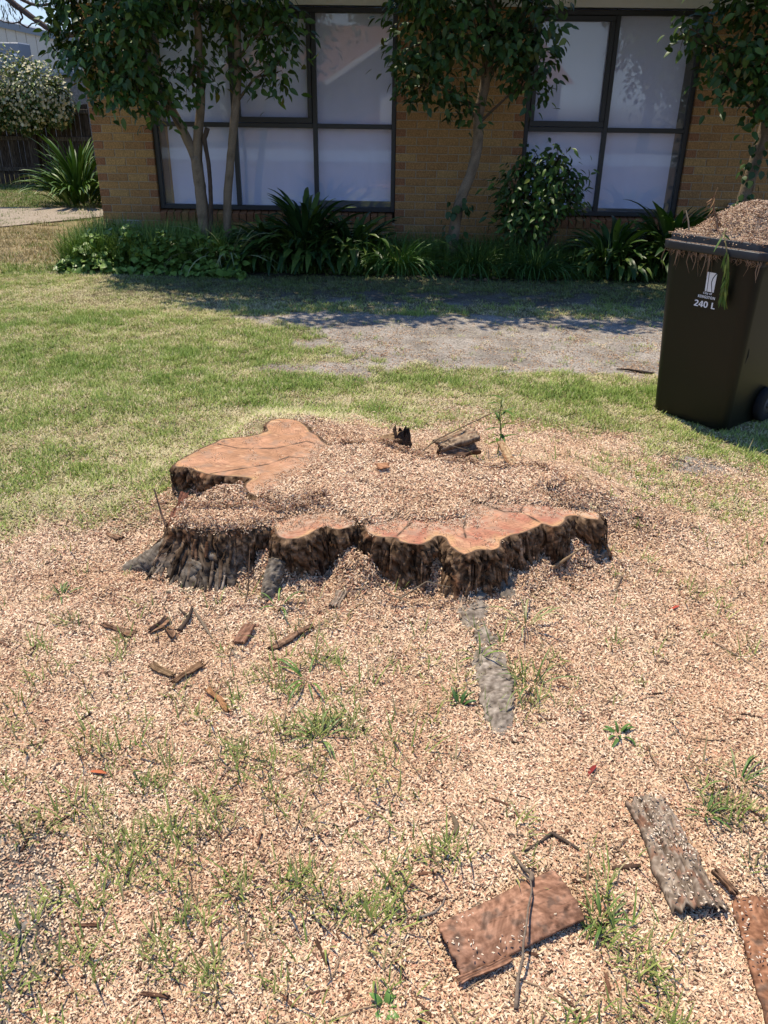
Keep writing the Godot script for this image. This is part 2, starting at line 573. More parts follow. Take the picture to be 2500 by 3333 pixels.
func spread(from: float, to: float, fine_from: float, fine_to: float, fine: float, mid_from: float, mid_to: float, mid: float) -> PackedFloat32Array:
	var r := PackedFloat32Array()
	var x := fine_from
	while x < fine_to:
		r.append(x)
		x += fine
	while x < mid_to:
		r.append(x)
		x += mid
	var s := mid
	while x < to:
		r.append(x)
		s *= 1.3
		x += s
	r.append(to)
	x = fine_from - mid
	while x > mid_from:
		r.append(x)
		x -= mid
	s = mid
	while x > from:
		r.append(x)
		s *= 1.3
		x -= s
	r.append(from)
	r.sort()
	return r


func ground_color(x: float, z: float) -> Color:
	var n := NB.get_noise_2d(x * 7.0, z * 7.0)
	var n2 := NA.get_noise_2d(x * 2.0 + 5.0, z * 2.0)
	var soil := mixc(Color(0.30, 0.265, 0.225), Color(0.46, 0.415, 0.36), 0.5 + n2 + n * 0.5)
	var c := chip_amount(x, z)
	var bare := bare_amount(x, z)
	var g := greenness(x, z)
	var thatch := mixc(Color(0.36, 0.30, 0.16), Color(0.22, 0.23, 0.08), g + n * 0.4)
	var col := mixc(thatch, soil, bare)
	col = mixc(col, Color(0.075, 0.062, 0.05), ss(-0.1, 0.5, n) * 0.35 * (1.0 - bare))
	# damp grey soil near the kerb
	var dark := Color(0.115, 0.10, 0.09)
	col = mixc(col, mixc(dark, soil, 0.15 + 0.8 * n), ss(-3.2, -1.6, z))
	col = mixc(col, mixc(Color(0.27, 0.19, 0.13), Color(0.13, 0.09, 0.062), 0.5 + n), ss(0.25, 0.9, c))
	col = mixc(col, Color(0.10, 0.09, 0.065), 0.7 * ss(-6.9, -7.6, z + 0.3 * n2) * ss(-3.6, -2.4, x))  # tree shade painted into the soil colour in front of the bed
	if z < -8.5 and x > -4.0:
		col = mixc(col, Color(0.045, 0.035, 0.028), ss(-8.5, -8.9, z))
	if x < -4.0 and z < -8.0:
		col = mixc(col, Color(0.36, 0.28, 0.15), ss(0.05, 0.5, blob(x, z, -4.9, -10.6, 1.5, 2.2)))
	return col


func make_ground() -> void:
	var xs := spread(-260.0, 260.0, -1.25, 0.95, 0.02, -4.2, 4.2, 0.055)
	var zs := spread(-320.0, 60.0, -3.95, -2.2, 0.02, -9.2, -0.3, 0.05)
	var mb := MB.new()
	var nx := xs.size()
	for z in zs:
		for x in xs:
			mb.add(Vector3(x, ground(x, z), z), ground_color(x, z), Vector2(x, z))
	for j in zs.size() - 1:
		for i in nx - 1:
			var a := j * nx + i
			mb.quad(a, a + nx, a + nx + 1, a + 1)
	var o := obj("ground", mb, M.ground)
	o.set_meta("kind", "structure")
	o.set_meta("label", "front yard ground of grey sandy soil, thatch and wood chips")
	# the concrete path beside the house
	var path := PackedVector2Array([Vector2(-4.2, -14.2), Vector2(-6.94, -13.95), Vector2(-9.5, -12.6), Vector2(-11.5, -9.6), Vector2(-9.8, -8.6), Vector2(-7.4, -10.5), Vector2(-5.81, -11.75), Vector2(-4.89, -13.0), Vector2(-4.2, -13.3)])
	var pm := MB.new()
	var idx := Geometry2D.triangulate_polygon(path)
	for p in path:
		pm.add(Vector3(p.x, 0.018, p.y))
	for k in range(0, idx.size(), 3):
		pm.tri(idx[k], idx[k + 2], idx[k + 1])
	var n := path.size()
	for k in n:
		var a := path[k]
		var b := path[(k + 1) % n]
		pm.face(Vector3(a.x, 0.018, a.y), Vector3(b.x, 0.018, b.y), Vector3(b.x, -0.05, b.y), Vector3(a.x, -0.05, a.y))
	var po := obj("path", pm, M.concrete)
	po.set_meta("kind", "structure")
	po.set_meta("label", "pale concrete path curving round the left corner of the house")


# ---------------------------------------------------------------- the stump
func cap_color(x: float, z: float) -> Color:
	var d := grid_at(stump_sd, x, z)
	var warp := NB.get_noise_2d(x * 9.0, z * 9.0)
	var saw := NR.get_noise_2d((x * 0.96 + z * 0.28) * 14.0, (z * 0.96 - x * 0.28) * 160.0)
	var saw2 := NR.get_noise_2d((x * 0.8 - z * 0.6) * 10.0 + 30.0, (z * 0.8 + x * 0.6) * 90.0)
	var streak := NR.get_noise_2d(atan2(z + 2.95, x) * 26.0 + 2.0 * warp, d * 5.0) + 0.7 * NB.get_noise_2d(atan2(z + 2.95, x) * 60.0, d * 9.0)
	var red := ss(-0.35, 0.1, x) * ss(-3.1, -2.85, z) + 0.7 * ss(-2.75, -2.6, z)
	var heart := mixc(Color(0.36, 0.19, 0.105), Color(0.34, 0.135, 0.085), red)
	heart = mixc(heart, Color(0.44, 0.235, 0.14), 0.35 + 1.1 * NA.get_noise_2d(x * 6.0, z * 6.0))
	var sap := mixc(Color(0.50, 0.31, 0.155), Color(0.45, 0.245, 0.125), 0.5 + warp)
	var edge := maxf(0.003, 0.014 + 0.04 * NA.get_noise_2d(x * 5.0 + 20.0, z * 5.0))
	var col := mixc(sap, heart, ss(edge * 0.15, edge * 2.0, d + 0.016 * warp + 0.012 * streak))
	var ring := sin((d + 0.03 * NA.get_noise_2d(x * 4.0, z * 4.0)) * TAU / 0.011)
	col = col * Color(0.95, 0.95, 0.93) * (1.0 + 0.11 * ring + 0.30 * saw + 0.2 * saw2 + 0.16 * warp + 0.22 * streak)
	# pale torn streaks
	col = mixc(col, Color(0.60, 0.39, 0.23), ss(0.38, 0.7, NA.get_noise_2d(x * 7.0 + 70.0, z * 13.0)) * 0.6)
	# fine radial checks
	var chk := absf(NB.get_noise_2d(atan2(z + 2.95, x) * 13.0 + 0.6 * warp, 2.0 + d * 1.5))
	col = mixc(Color(0.10, 0.055, 0.035), col, maxf(ss(0.0, 0.02, chk), ss(0.04, 0.16, d) * 0.75))
	# sawdust trodden into the grain beside the heap
	var cs := grid_at(cover_sd, x, z)
	col = mixc(col, Color(0.46, 0.345, 0.245), ss(-0.16, -0.01, cs) * (0.35 + 0.9 * NB.get_noise_2d(x * 30.0, z * 30.0)))
	col = mixc(col, Color(0.25, 0.18, 0.13), ss(0.1, 0.5, NA.get_noise_2d(x * 9.0 + 11.0, z * 9.0)) * 0.45)
	# bark line at the rim
	col = mixc(Color(0.09, 0.055, 0.035), col, ss(0.003, 0.011, d + 0.003 * warp))
	var p := Vector2(x, z)
	for line in CRACKS:
		for k in line.size() - 1:
			var q := Geometry2D.get_closest_point_to_segment(p, line[k], line[k + 1])
			var w: float = p.distance_to(q) + 0.006 * warp
			col = mixc(Color(0.10, 0.065, 0.04), col, ss(0.001, 0.010, w) * 0.55 + 0.45)
			col = mixc(Color(0.05, 0.03, 0.02), col, ss(0.0006, 0.0034, w))
	col.a = 1.0
	return col


const CRACKS := [
	[Vector2(-0.889, -3.419), Vector2(-0.794, -3.376), Vector2(-0.724, -3.368), Vector2(-0.609, -3.389), Vector2(-0.485, -3.482), Vector2(-0.41, -3.43)],
	[Vector2(-0.845, -3.087), Vector2(-0.73, -3.143), Vector2(-0.62, -3.201), Vector2(-0.544, -3.289), Vector2(-0.443, -3.279)],
	[Vector2(0.246, -2.894), Vector2(0.302, -2.856), Vector2(0.37, -2.804), Vector2(0.435, -2.808), Vector2(0.495, -2.726)],
	[Vector2(-0.003, -2.748), Vector2(0.007, -2.687), Vector2(-0.041, -2.582)],
	[Vector2(0.217, -2.755), Vector2(0.205, -2.655), Vector2(0.209, -2.584)],
	[Vector2(-0.288, -2.634), Vector2(-0.261, -2.712), Vector2(-0.236, -2.76)],
	[Vector2(0.427, -2.808), Vector2(0.447, -2.858), Vector2(0.422, -2.889)],
]


func furrow(s: float, y: float) -> float:
	# deep cracks that run mostly down the bark, where slow noise crosses nought
	var w := 0.5 * NA.get_noise_2d(s * 4.0, y * 7.0)
	var a := absf(NB.get_noise_3d(s * 19.0 + w, y * 2.4 + w, 3.0))
	var b := absf(NR.get_noise_3d(s * 34.0 - w, y * 7.5, 11.0))
	return clampf((1.0 - ss(0.0, 0.14, a)) + 0.55 * (1.0 - ss(0.0, 0.13, b)), 0.0, 1.0)


func bark_color(x: float, y: float, _z: float, s: float) -> Color:
	var n := NB.get_noise_3d(s * 22.0, y * 12.0, 6.0)
	var grey := ss(0.19, 0.05, y) * ss(-0.35, -0.6, x) + 0.55 * ss(0.1, 0.0, y)
	var col := mixc(Color(0.22, 0.145, 0.09), Color(0.20, 0.175, 0.145), grey)
	col = mixc(col, mixc(Color(0.38, 0.265, 0.17), Color(0.31, 0.27, 0.225), grey), clampf(0.45 + 0.9 * n, 0.0, 1.0))
	col = mixc(col, Color(0.31, 0.13, 0.06), ss(0.15, 0.5, NB.get_noise_3d(s * 9.0 + 40.0, y * 10.0, 9.0)) * 0.55 * (1.0 - grey))
	col = mixc(col, Color(0.045, 0.028, 0.018), furrow(s, y) * 0.85)
	return col * (1.0 + 0.3 * NR.get_noise_3d(s * 90.0, y * 40.0, 1.0))


func make_stump() -> void:
	var t := thing("tree_stump", "wide freshly sawn tree stump with lobed reddish cut face ringed by wood chips", "tree stump")
	# sawn face
	var w := 720
	var h := 520
	var im := Image.create(w, h, false, Image.FORMAT_RGB8)
	var x0 := -1.1
	var z0 := -3.85
	var sx := 1.9
	var sz := 1.4
	for j in h:
		for i in w:
			var x := x0 + sx * (i + 0.5) / w
			var z := z0 + sz * (j + 0.5) / h
			var d := grid_at(stump_sd, x, z)
			if d < -0.03 or grid_at(cover_sd, x, z) > 0.07:
				im.set_pixel(i, j, Color(0.5, 0.36, 0.27))
			else:
				im.set_pixel(i, j, srgb(cap_color(x, z)))
	var m := StandardMaterial3D.new()
	m.resource_name = "cut_face"
	m.albedo_texture = ImageTexture.create_from_image(im)
	m.roughness = 0.75
	m.metallic_specular = 0.3
	m.heightmap_enabled = true
	m.heightmap_texture = m.albedo_texture
	m.heightmap_scale = 0.25
	var cap := MB.new()
	for p in outline:
		cap.add(Vector3(p.x, CAP, p.y), Color.WHITE, Vector2((p.x - x0) / sx, (p.y - z0) / sz))
	var idx := Geometry2D.triangulate_polygon(outline)
	for k in range(0, idx.size(), 3):
		var a := outline[idx[k]]
		var b := outline[idx[k + 1]]
		var c := outline[idx[k + 2]]
		if (b - a).cross(c - a) < 0.0:
			cap.tri(idx[k], idx[k + 1], idx[k + 2])
		else:
			cap.tri(idx[k], idx[k + 2], idx[k + 1])
	obj("cut_face", cap, m, t)
	# bark sides
	var n := outline.size()
	var area := 0.0
	for k in n:
		area += outline[k].cross(outline[(k + 1) % n])
	var turn := 1.0 if area > 0.0 else -1.0
	var rows := 26
	var mb := MB.new()
	for k in n:
		var p := outline[k]
		var along := k * 0.0065
		var e1 := (outline[(k + 4) % n] - outline[(k - 4 + n) % n]).normalized()
		var e2 := (outline[(k + 18) % n] - outline[(k - 18 + n) % n]).normalized()
		var out1 := Vector2(e1.y, -e1.x) * turn
		var out2 := Vector2(e2.y, -e2.x) * turn
		# how far this stretch of the foot flares
		var flare := 0.05 + 0.03 * NA.get_noise_1d(along * 3.0)
		flare += 0.17 * ss(0.0, 0.7, blob(p.x, p.y, -0.85, -2.62, 0.3, 0.16)) + 0.04 * blob(p.x, p.y, 0.2, -2.48, 0.14, 0.12) + 0.05 * blob(p.x, p.y, 0.72, -2.8, 0.1, 0.12)
		if p.x < -0.55 and p.y < -3.0 and p.x > -1.1:
			flare = -0.05
		for j in rows + 1:
			var f := float(j) / rows
			var y := CAP - f * 0.27 if j > 0 else CAP
			var bulge := NB.get_noise_3d(along * 14.0, y * 6.0, 0.0) * 0.02 + 0.016 - 0.020 * furrow(along, y) + NR.get_noise_3d(along * 80.0, y * 50.0, 2.0) * 0.006
			var o := out1.lerp(out2, minf(1.0, f * 2.0))
			var r := 0.0 if j == 0 else 0.004 + (bulge + 0.002) * minf(1.0, f * 5.0 + 0.35) + flare * pow(f, 1.7)
			mb.add(Vector3(p.x + o.x * r, y + (0.0 if j == 0 else 0.003 * NB.get_noise_2d(along * 50.0, y * 30.0)), p.y + o.y * r), bark_color(p.x, y, p.y, along), Vector2(along * 2.0, y * 2.4))
	for k in n:
		var k2 := (k + 1) % n
		for j in rows:
			var a := k * (rows + 1) + j
			var b := k2 * (rows + 1) + j
			if turn > 0.0:
				mb.quad(b, a, a + 1, b + 1)
			else:
				mb.quad(a, b, b + 1, a + 1)
	# loose plates and fibrous strips of bark that stand off the sides
	for q in 2300:
		var k := rng.randi() % n
		var j := int(rows * pow(rng.randf(), 0.9) * 0.86)
		var len_j := 3 + rng.randi() % 7
		var a: Vector3 = mb.v[k * (rows + 1) + j + 1]
		var b: Vector3 = mb.v[((k + rng.randi() % 3 - 1 + n) % n) * (rows + 1) + mini(j + len_j, rows)]
		if a.distance_to(b) < 0.012 or b.y < -0.03:
			continue
		var axis: Vector3 = (b - a).normalized()
		var across: Vector3 = mb.v[((k + 2) % n) * (rows + 1) + j + 1] - mb.v[((k - 2 + n) % n) * (rows + 1) + j + 1]
		var outw: Vector3 = axis.cross(across).normalized()
		var cen := Vector3(0.0, 0.1, -2.95)
		if outw.dot(a - cen) < 0.0 and outw.dot(Vector3(0, 0, 1)) < 0.2:
			outw = -outw
		var side: Vector3 = axis.cross(outw).normalized()
		var half := rr(0.003, 0.0085)
		var th := rr(0.002, 0.005)
		var c0 := bark_color(a.x, a.y, a.z, k * 0.0065 + 5.0) * rr(0.6, 1.5)
		c0.a = 1.0
		var lift := rr(-0.001, 0.004)
		var base := mb.v.size()
		for e in 3:
			var f := e / 2.0
			var p := a.lerp(b, f) + outw * (lift + (0.003 if e == 1 else 0.0) + (rr(0.0, 0.004) if e == 2 else 0.0)) + side * rr(-0.002, 0.002)
			var ww := half * (1.0 if e == 1 else 0.6)
			for r in [[-1.0, -0.002], [-0.7, th], [0.7, th], [1.0, -0.002]]:
				mb.add(p + side * ww * r[0] + outw * r[1], c0, Vector2(k * 0.013, p.y * 2.4))
		for e in 2:
			for r in 3:
				var i0 := base + e * 4 + r
				mb.quad(i0, i0 + 1, i0 + 5, i0 + 4)
	obj("bark", mb, M.bark, t)
	# roots that run out from the foot
	var grey := Color(0.17, 0.15, 0.13)
	for r in [
		[[Vector3(-0.74, 0.10, -2.68), Vector3(-0.84, 0.085, -2.65), Vector3(-0.95, 0.042, -2.62), Vector3(-1.05, 0.008, -2.605), Vector3(-1.13, -0.018, -2.6)], [0.10, 0.088, 0.064, 0.04, 0.018], 0.85],
		[[Vector3(-0.66, 0.09, -2.66), Vector3(-0.73, 0.065, -2.60), Vector3(-0.81, 0.03, -2.545), Vector3(-0.885, -0.012, -2.5)], [0.10, 0.085, 0.058, 0.028], 0.9],
		[[Vector3(-0.62, 0.06, -2.6), Vector3(-0.66, 0.03, -2.54), Vector3(-0.68, -0.01, -2.5)], [0.07, 0.05, 0.03], 0.9],
		[[Vector3(-0.475, 0.1, -2.53), Vector3(-0.49, 0.06, -2.47), Vector3(-0.5, 0.02, -2.43), Vector3(-0.505, -0.02, -2.4)], [0.035, 0.03, 0.026, 0.015], 1.1],
		[[Vector3(0.2, 0.1, -2.52), Vector3(0.215, 0.05, -2.47), Vector3(0.235, 0.018, -2.38), Vector3(0.255, 0.008, -2.27), Vector3(0.27, 0.004, -2.14), Vector3(0.285, 0.004, -2.02), Vector3(0.28, 0.004, -1.92), Vector3(0.283, 0.0, -1.82), Vector3(0.293, -0.02, -1.74)], [0.062, 0.064, 0.062, 0.062, 0.062, 0.06, 0.05, 0.04, 0.02], 0.3],
		[[Vector3(0.33, 0.1, -2.58), Vector3(0.35, 0.05, -2.51), Vector3(0.378, 0.015, -2.42), Vector3(0.4, -0.015, -2.35)], [0.045, 0.038, 0.026, 0.014], 0.9],
		[[Vector3(0.70, 0.09, -2.8), Vector3(0.745, 0.035, -2.76), Vector3(0.77, -0.01, -2.73)], [0.06, 0.05, 0.03], 0.9],
	]:
		var curve := Curve3D.new()
		var pts: Array = r[0]
		for k in pts.size():
			var tan: Vector3 = (pts[mini(k + 1, pts.size() - 1)] - pts[maxi(k - 1, 0)]) * 0.18
			curve.add_point(pts[k], -tan, tan)
		var fine := []
		var rad := []
		var steps := (pts.size() - 1) * 14
		var total := curve.get_baked_length()
		for k in steps + 1:
			var f := float(k) / steps
			fine.append(curve.sample_baked(f * total))
			var q := f * (pts.size() - 1)
			var i := mini(int(q), pts.size() - 2)
			rad.append(lerpf(r[1][i], r[1][i + 1], q - i))
		var rb := MB.new()
		rb.tube(fine, rad, 30, grey, NB, 0.0, r[2])
		# ridged bark along the root
		for k in rb.v.size():
			var ring := k / 30
			if ring > steps:
				continue
			var j := k % 30
			var arc: float = j * 0.21 * rad[ring] * 4.0
			var f: float = furrow(arc + r[0][0].x * 7.0, ring * 0.018 + r[0][0].z)
			var ridge: float = NB.get_noise_3d(j * 0.6, ring * 0.2, r[0][0].x * 20.0) + 0.5 * NR.get_noise_3d(j * 1.5, ring * 0.16, 4.0)
			var cen: Vector3 = fine[ring]
			rb.v[k] = cen + (rb.v[k] - cen) * (1.04 + 0.14 * ridge - 0.16 * f) * (1.0 + 0.22 * NA.get_noise_2d(ring * 0.09, 4.0 if j % 30 < 15 else 9.0))
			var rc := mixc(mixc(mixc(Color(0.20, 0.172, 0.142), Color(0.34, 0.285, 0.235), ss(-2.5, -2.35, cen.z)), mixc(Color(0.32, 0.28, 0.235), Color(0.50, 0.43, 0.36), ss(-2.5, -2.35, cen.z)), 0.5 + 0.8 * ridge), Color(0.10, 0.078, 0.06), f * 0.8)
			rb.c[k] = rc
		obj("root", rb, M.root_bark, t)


# ---------------------------------------------------------------- the house
const WZ := -10.05          # face of the brickwork
const COURSE := 0.0857
var brick_meshes := {}


func brick_mesh(w: float, kind: int) -> Mesh:
	var key := "%d_%d" % [roundi(w * 1000.0), kind]
	if not brick_meshes.has(key):
		var mb := MB.new()
		mb.box(Vector3(w, 0.0765, 0.05), Vector3.ZERO, 0.004)
		brick_meshes[key] = mb.mesh(M["brick%d" % kind])
	return brick_meshes[key]


func brick(w: float, x: float, y: float, kind: int, parent: Node) -> void:
	var o := put("brick", brick_mesh(w, kind), parent)
	o.position = Vector3(x + w * 0.5, y, WZ - 0.025 + rr(-0.0015, 0.0015))
	o.rotation.z = rr(-0.003, 0.003)


func tone() -> int:
	var k := rng.randi() % 12
	return 0 if k < 5 else (1 if k < 8 else (2 if k < 10 else 4))


func brick_wall(x0: float, x1: float, y0: float, y1: float, parent: Node, closers: bool, skip_from := 99.0, skip_to := 99.0, skip_y := 99.0) -> void:
	var rows := int(round((y1 - y0) / COURSE))
	for r in rows:
		var y := y0 + (r + 0.5) * COURSE
		var x := x0
		var odd := r % 2 == 1
		var first := true
		while x < x1 - 0.03:
			var w := 0.23
			var kind := tone()
			if first and odd:
				w = 0.11
				kind = 3 if closers and rng.randf() < 0.8 else tone()
			if x + w > x1 - 0.04:
				w = x1 - x
				if w < 0.13:
					kind = 3 if closers else kind
			if absf(y - skip_y) < COURSE * 0.5 and x + w > skip_from and x < skip_to:
				x = skip_to + 0.01
				first = false
				continue
			if w > 0.02:
				brick(w, x, y, kind, parent)
			x += w + 0.0102
			first = false


func core(mb: MB, x0: float, x1: float, y0: float, y1: float, z0: float, z1: float) -> void:
	mb.box(Vector3(x1 - x0, y1 - y0, z1 - z0), Vector3((x0 + x1) * 0.5, (y0 + y1) * 0.5, (z0 + z1) * 0.5), 0.0)


func make_window(house: Node3D, x0: float, x1: float, mulls: Array, sash_col: int, blind_low: Array) -> void:
	var y0 := 0.475
	var y1 := 2.535
	var rail := 1.385
	var zf := WZ - 0.075
	var wn := Node3D.new()
	wn.name = numbered("window", house)
	house.add_child(wn, true)
	var fm: Material = M.window_frame
	var d := 0.07
	var bars := []
	# outer frame, mullions and rail, butted end to end
	bars.append(["jamb", x0, x0 + 0.05, y0, y1])
	bars.append(["jamb", x1 - 0.05, x1, y0, y1])
	bars.append(["head", x0 + 0.05, x1 - 0.05, y1 - 0.05, y1])
	bars.append(["sill", x0 + 0.05, x1 - 0.05, y0, y0 + 0.05])
	var edges := [x0 + 0.05]
	for mx: float in mulls:
		bars.append(["mullion", mx - 0.025, mx + 0.025, y0 + 0.05, y1 - 0.05])
		edges.append(mx - 0.025)
		edges.append(mx + 0.025)
	edges.append(x1 - 0.05)
	for k in mulls.size() + 1:
		var a: float = edges[k * 2]
		var b: float = edges[k * 2 + 1]
		bars.append(["transom", a, b, rail - 0.025, rail + 0.025])
		if k == sash_col:
			# an awning sash with its own thicker frame
			bars.append(["sash_rail", a + 0.004, b - 0.004, rail + 0.029, rail + 0.085])
			bars.append(["sash_rail", a + 0.004, b - 0.004, y1 - 0.105, y1 - 0.054])
			bars.append(["sash_stile", a + 0.004, a + 0.052, rail + 0.085, y1 - 0.105])
			bars.append(["sash_stile", b - 0.052, b - 0.004, rail + 0.085, y1 - 0.105])
	for q in bars:
		var mb := MB.new()
		var zz := 0.012 if q[0].begins_with("sash") else (0.003 if q[0] == "transom" else 0.0)
		mb.box(Vector3(q[2] - q[1], q[4] - q[3], d), Vector3((q[1] + q[2]) * 0.5, (q[3] + q[4]) * 0.5, zf + zz), 0.004)
		obj(q[0], mb, fm, wn)
	for k in mulls.size() + 1:
		var a: float = edges[k * 2]
		var b: float = edges[k * 2 + 1]
		for upper in 2:
			var pa := rail + 0.026 if upper else y0 + 0.051
			var pb := y1 - 0.051 if upper else rail - 0.026
			var mb := MB.new()
			var zp := zf - 0.012
			mb.face(Vector3(a, pa, zp), Vector3(b, pa, zp), Vector3(b, pb, zp), Vector3(a, pb, zp))
			mb.face(Vector3(b, pa, zp - 0.006), Vector3(a, pa, zp - 0.006), Vector3(a, pb, zp - 0.006), Vector3(b, pb, zp - 0.006))
			obj("pane", mb, M.glass, wn)
		# a roller blind behind each light
		var low: float = blind_low[k]
		var bm := MB.new()
		var left := a - 0.02
		var right := b + 0.02
		if k == 0 and mulls.size() == 2:
			left = a + 0.085
		if k == mulls.size() and mulls.size() == 1:
			right = b - 0.06
		var nx := 24
		var ny := 10
		for j in ny + 1:
			for i in nx + 1:
				var fx := lerpf(left, right, float(i) / nx)
				var fy := lerpf(y1 + 0.02, low, float(j) / ny)
				bm.add(Vector3(fx, fy, zf - 0.1 + 0.004 * sin(fx * 37.0 + fy * 1.5) * float(j) / ny + 0.003 * NB.get_noise_2d(fx * 3.0, fy * 2.0)), Color.WHITE, Vector2(fx, fy))
		for j in ny:
			for i in nx:
				var p := j * (nx + 1) + i
				bm.quad(p + nx + 1, p + nx + 2, p + 1, p)
		bm.box(Vector3(right - left, 0.022, 0.012), Vector3((left + right) * 0.5, low - 0.008, zf - 0.1), 0.004)
		obj("roller_blind", bm, M.blind, wn)
	if mulls.size() == 2:
		var cm := MB.new()
		cm.box(Vector3(0.05, 2.0, 0.02), Vector3(x0 + 0.115, 1.52, zf - 0.16), 0.005)
		obj("curtain", cm, M.curtain, wn)


func make_house() -> void:
	var house := thing("brick_house", "low orange brick house with tall dark framed windows and white blinds", "house")
	# piers of brick, with their mortar behind
	var piers := [[-3.76, -3.068, true], [-0.272, 1.162, true], [3.005, 4.96, true]]
	for k in 3:
		var p: Array = piers[k]
		var mb := MB.new()
		core(mb, p[0] + 0.004, p[1] - 0.004, -0.3, 2.565, WZ - 0.24, WZ - 0.006)
		var wall := obj("wall", mb, M.mortar, house)
		if k == 0:
			brick_wall(p[0], p[1], 0.0, 2.565, wall, true, -3.53, -3.31, 0.3)
		else:
			brick_wall(p[0], p[1], 0.0, 2.565, wall, true)
	for s in [[-3.068, -0.272], [1.162, 3.005]]:
		var mb := MB.new()
		core(mb, s[0] - 0.002, s[1] + 0.002, -0.3, 0.36, WZ - 0.236, WZ - 0.008)
		var wall := obj("wall", mb, M.mortar, house)
		brick_wall(s[0] + 0.005, s[1] - 0.005, 0.0, 0.343, wall, false)
		# a sill of bricks on edge, sloping out
		var x: float = s[0] + 0.004
		while x < s[1] - 0.07:
			var q := MB.new()
			q.box(Vector3(0.0765, 0.1, 0.16), Vector3.ZERO, 0.004)
			var o := put("brick", q.mesh(M["brick%d" % (3 if rng.randf() < 0.8 else 4)]), wall)
			o.position = Vector3(x + 0.038, 0.405 + rr(-0.002, 0.002), WZ - 0.055)
			o.rotation.x = 0.2
			x += 0.0866
	# the wall goes on past the right of the picture and round the left corner
	var rest := MB.new()
	core(rest, 4.962, 9.0, -0.3, 2.565, WZ - 0.24, WZ - 0.002)
	core(rest, -3.757, -3.52, -0.3, 2.565, WZ - 9.0, WZ - 0.245)
	obj("side_wall", rest, M.brick0, house)
	make_window(house, -3.064, -0.276, [-2.118, -1.195], 1, [0.535, 0.535, 0.60])
	make_window(house, 1.166, 3.001, [2.075], 0, [0.585, 0.565])
	# dim room behind the glass
	var rm := MB.new()
	core(rm, -3.5, 8.9, -0.3, 0.3, -13.6, WZ - 0.245)
	core(rm, -3.5, 8.9, 0.3, 2.56, -13.7, -13.6)
	core(rm, -3.5, 8.9, 2.56, 2.7, -13.6, WZ - 0.02)
	obj("room", rm, M.room, house)
	# eaves: soffit, fascia, gutter and roof
	var sf := MB.new()
	core(sf, -3.9, 9.4, 2.548, 2.8, WZ + 0.002, WZ + 0.05)
	obj("frieze_board", sf, M.white_paint, house)
	sf = MB.new()
	core(sf, -4.2, 9.5, 2.802, 2.83, WZ - 0.01, WZ + 0.3)
	obj("soffit", sf, M.soffit, house)
	var fs := MB.new()
	core(fs, -4.2, 9.5, 2.785, 2.95, WZ + 0.302, WZ + 0.325)
	obj("fascia", fs, M.white_paint, house)
	var gt := MB.new()
	gt.box(Vector3(13.7, 0.1, 0.11), Vector3(2.65, 2.92, WZ + 0.385), 0.02)
	obj("gutter", gt, M.white_paint, house)
	var rf := MB.new()
	rf.face(Vector3(-4.3, 2.95, WZ + 0.36), Vector3(9.5, 2.95, WZ + 0.36), Vector3(9.5, 4.5, WZ - 4.6), Vector3(-4.3, 4.5, WZ - 4.6))
	rf.face(Vector3(9.5, 2.95, WZ - 9.8), Vector3(-4.3, 2.95, WZ - 9.8), Vector3(-4.3, 4.5, WZ - 4.6), Vector3(9.5, 4.5, WZ - 4.6))
	rf.face3(Vector3(-4.3, 2.95, WZ - 9.8), Vector3(-4.3, 2.95, WZ + 0.36), Vector3(-4.3, 4.5, WZ - 4.6))
	rf.face3(Vector3(9.5, 2.95, WZ + 0.36), Vector3(9.5, 2.95, WZ - 9.8), Vector3(9.5, 4.5, WZ - 4.6))
	obj("roof", rf, M.roof, house)
	# terracotta air vent low in the left pier
	var vm := MB.new()
	vm.box(Vector3(0.215, 0.012, 0.03), Vector3(-3.42, 0.337, WZ - 0.004), 0.002)
	vm.box(Vector3(0.215, 0.012, 0.03), Vector3(-3.42, 0.265, WZ - 0.004), 0.002)
	for k in 12:
		vm.box(Vector3(0.006, 0.06, 0.02), Vector3(-3.42 - 0.1 + k * 0.2 / 11.0, 0.301, WZ - 0.006), 0.001)
	obj("air_vent", vm, M.vent, house)
	var mm := MB.new()
	mm.box(Vector3(0.26, 0.2, 0.1), Vector3(3.7, 0.55, WZ + 0.05), 0.012)
	mm.box(Vector3(0.2, 0.14, 0.012), Vector3(3.7, 0.55, WZ + 0.106), 0.004)
	obj("meter_box", mm, M.meter, house)


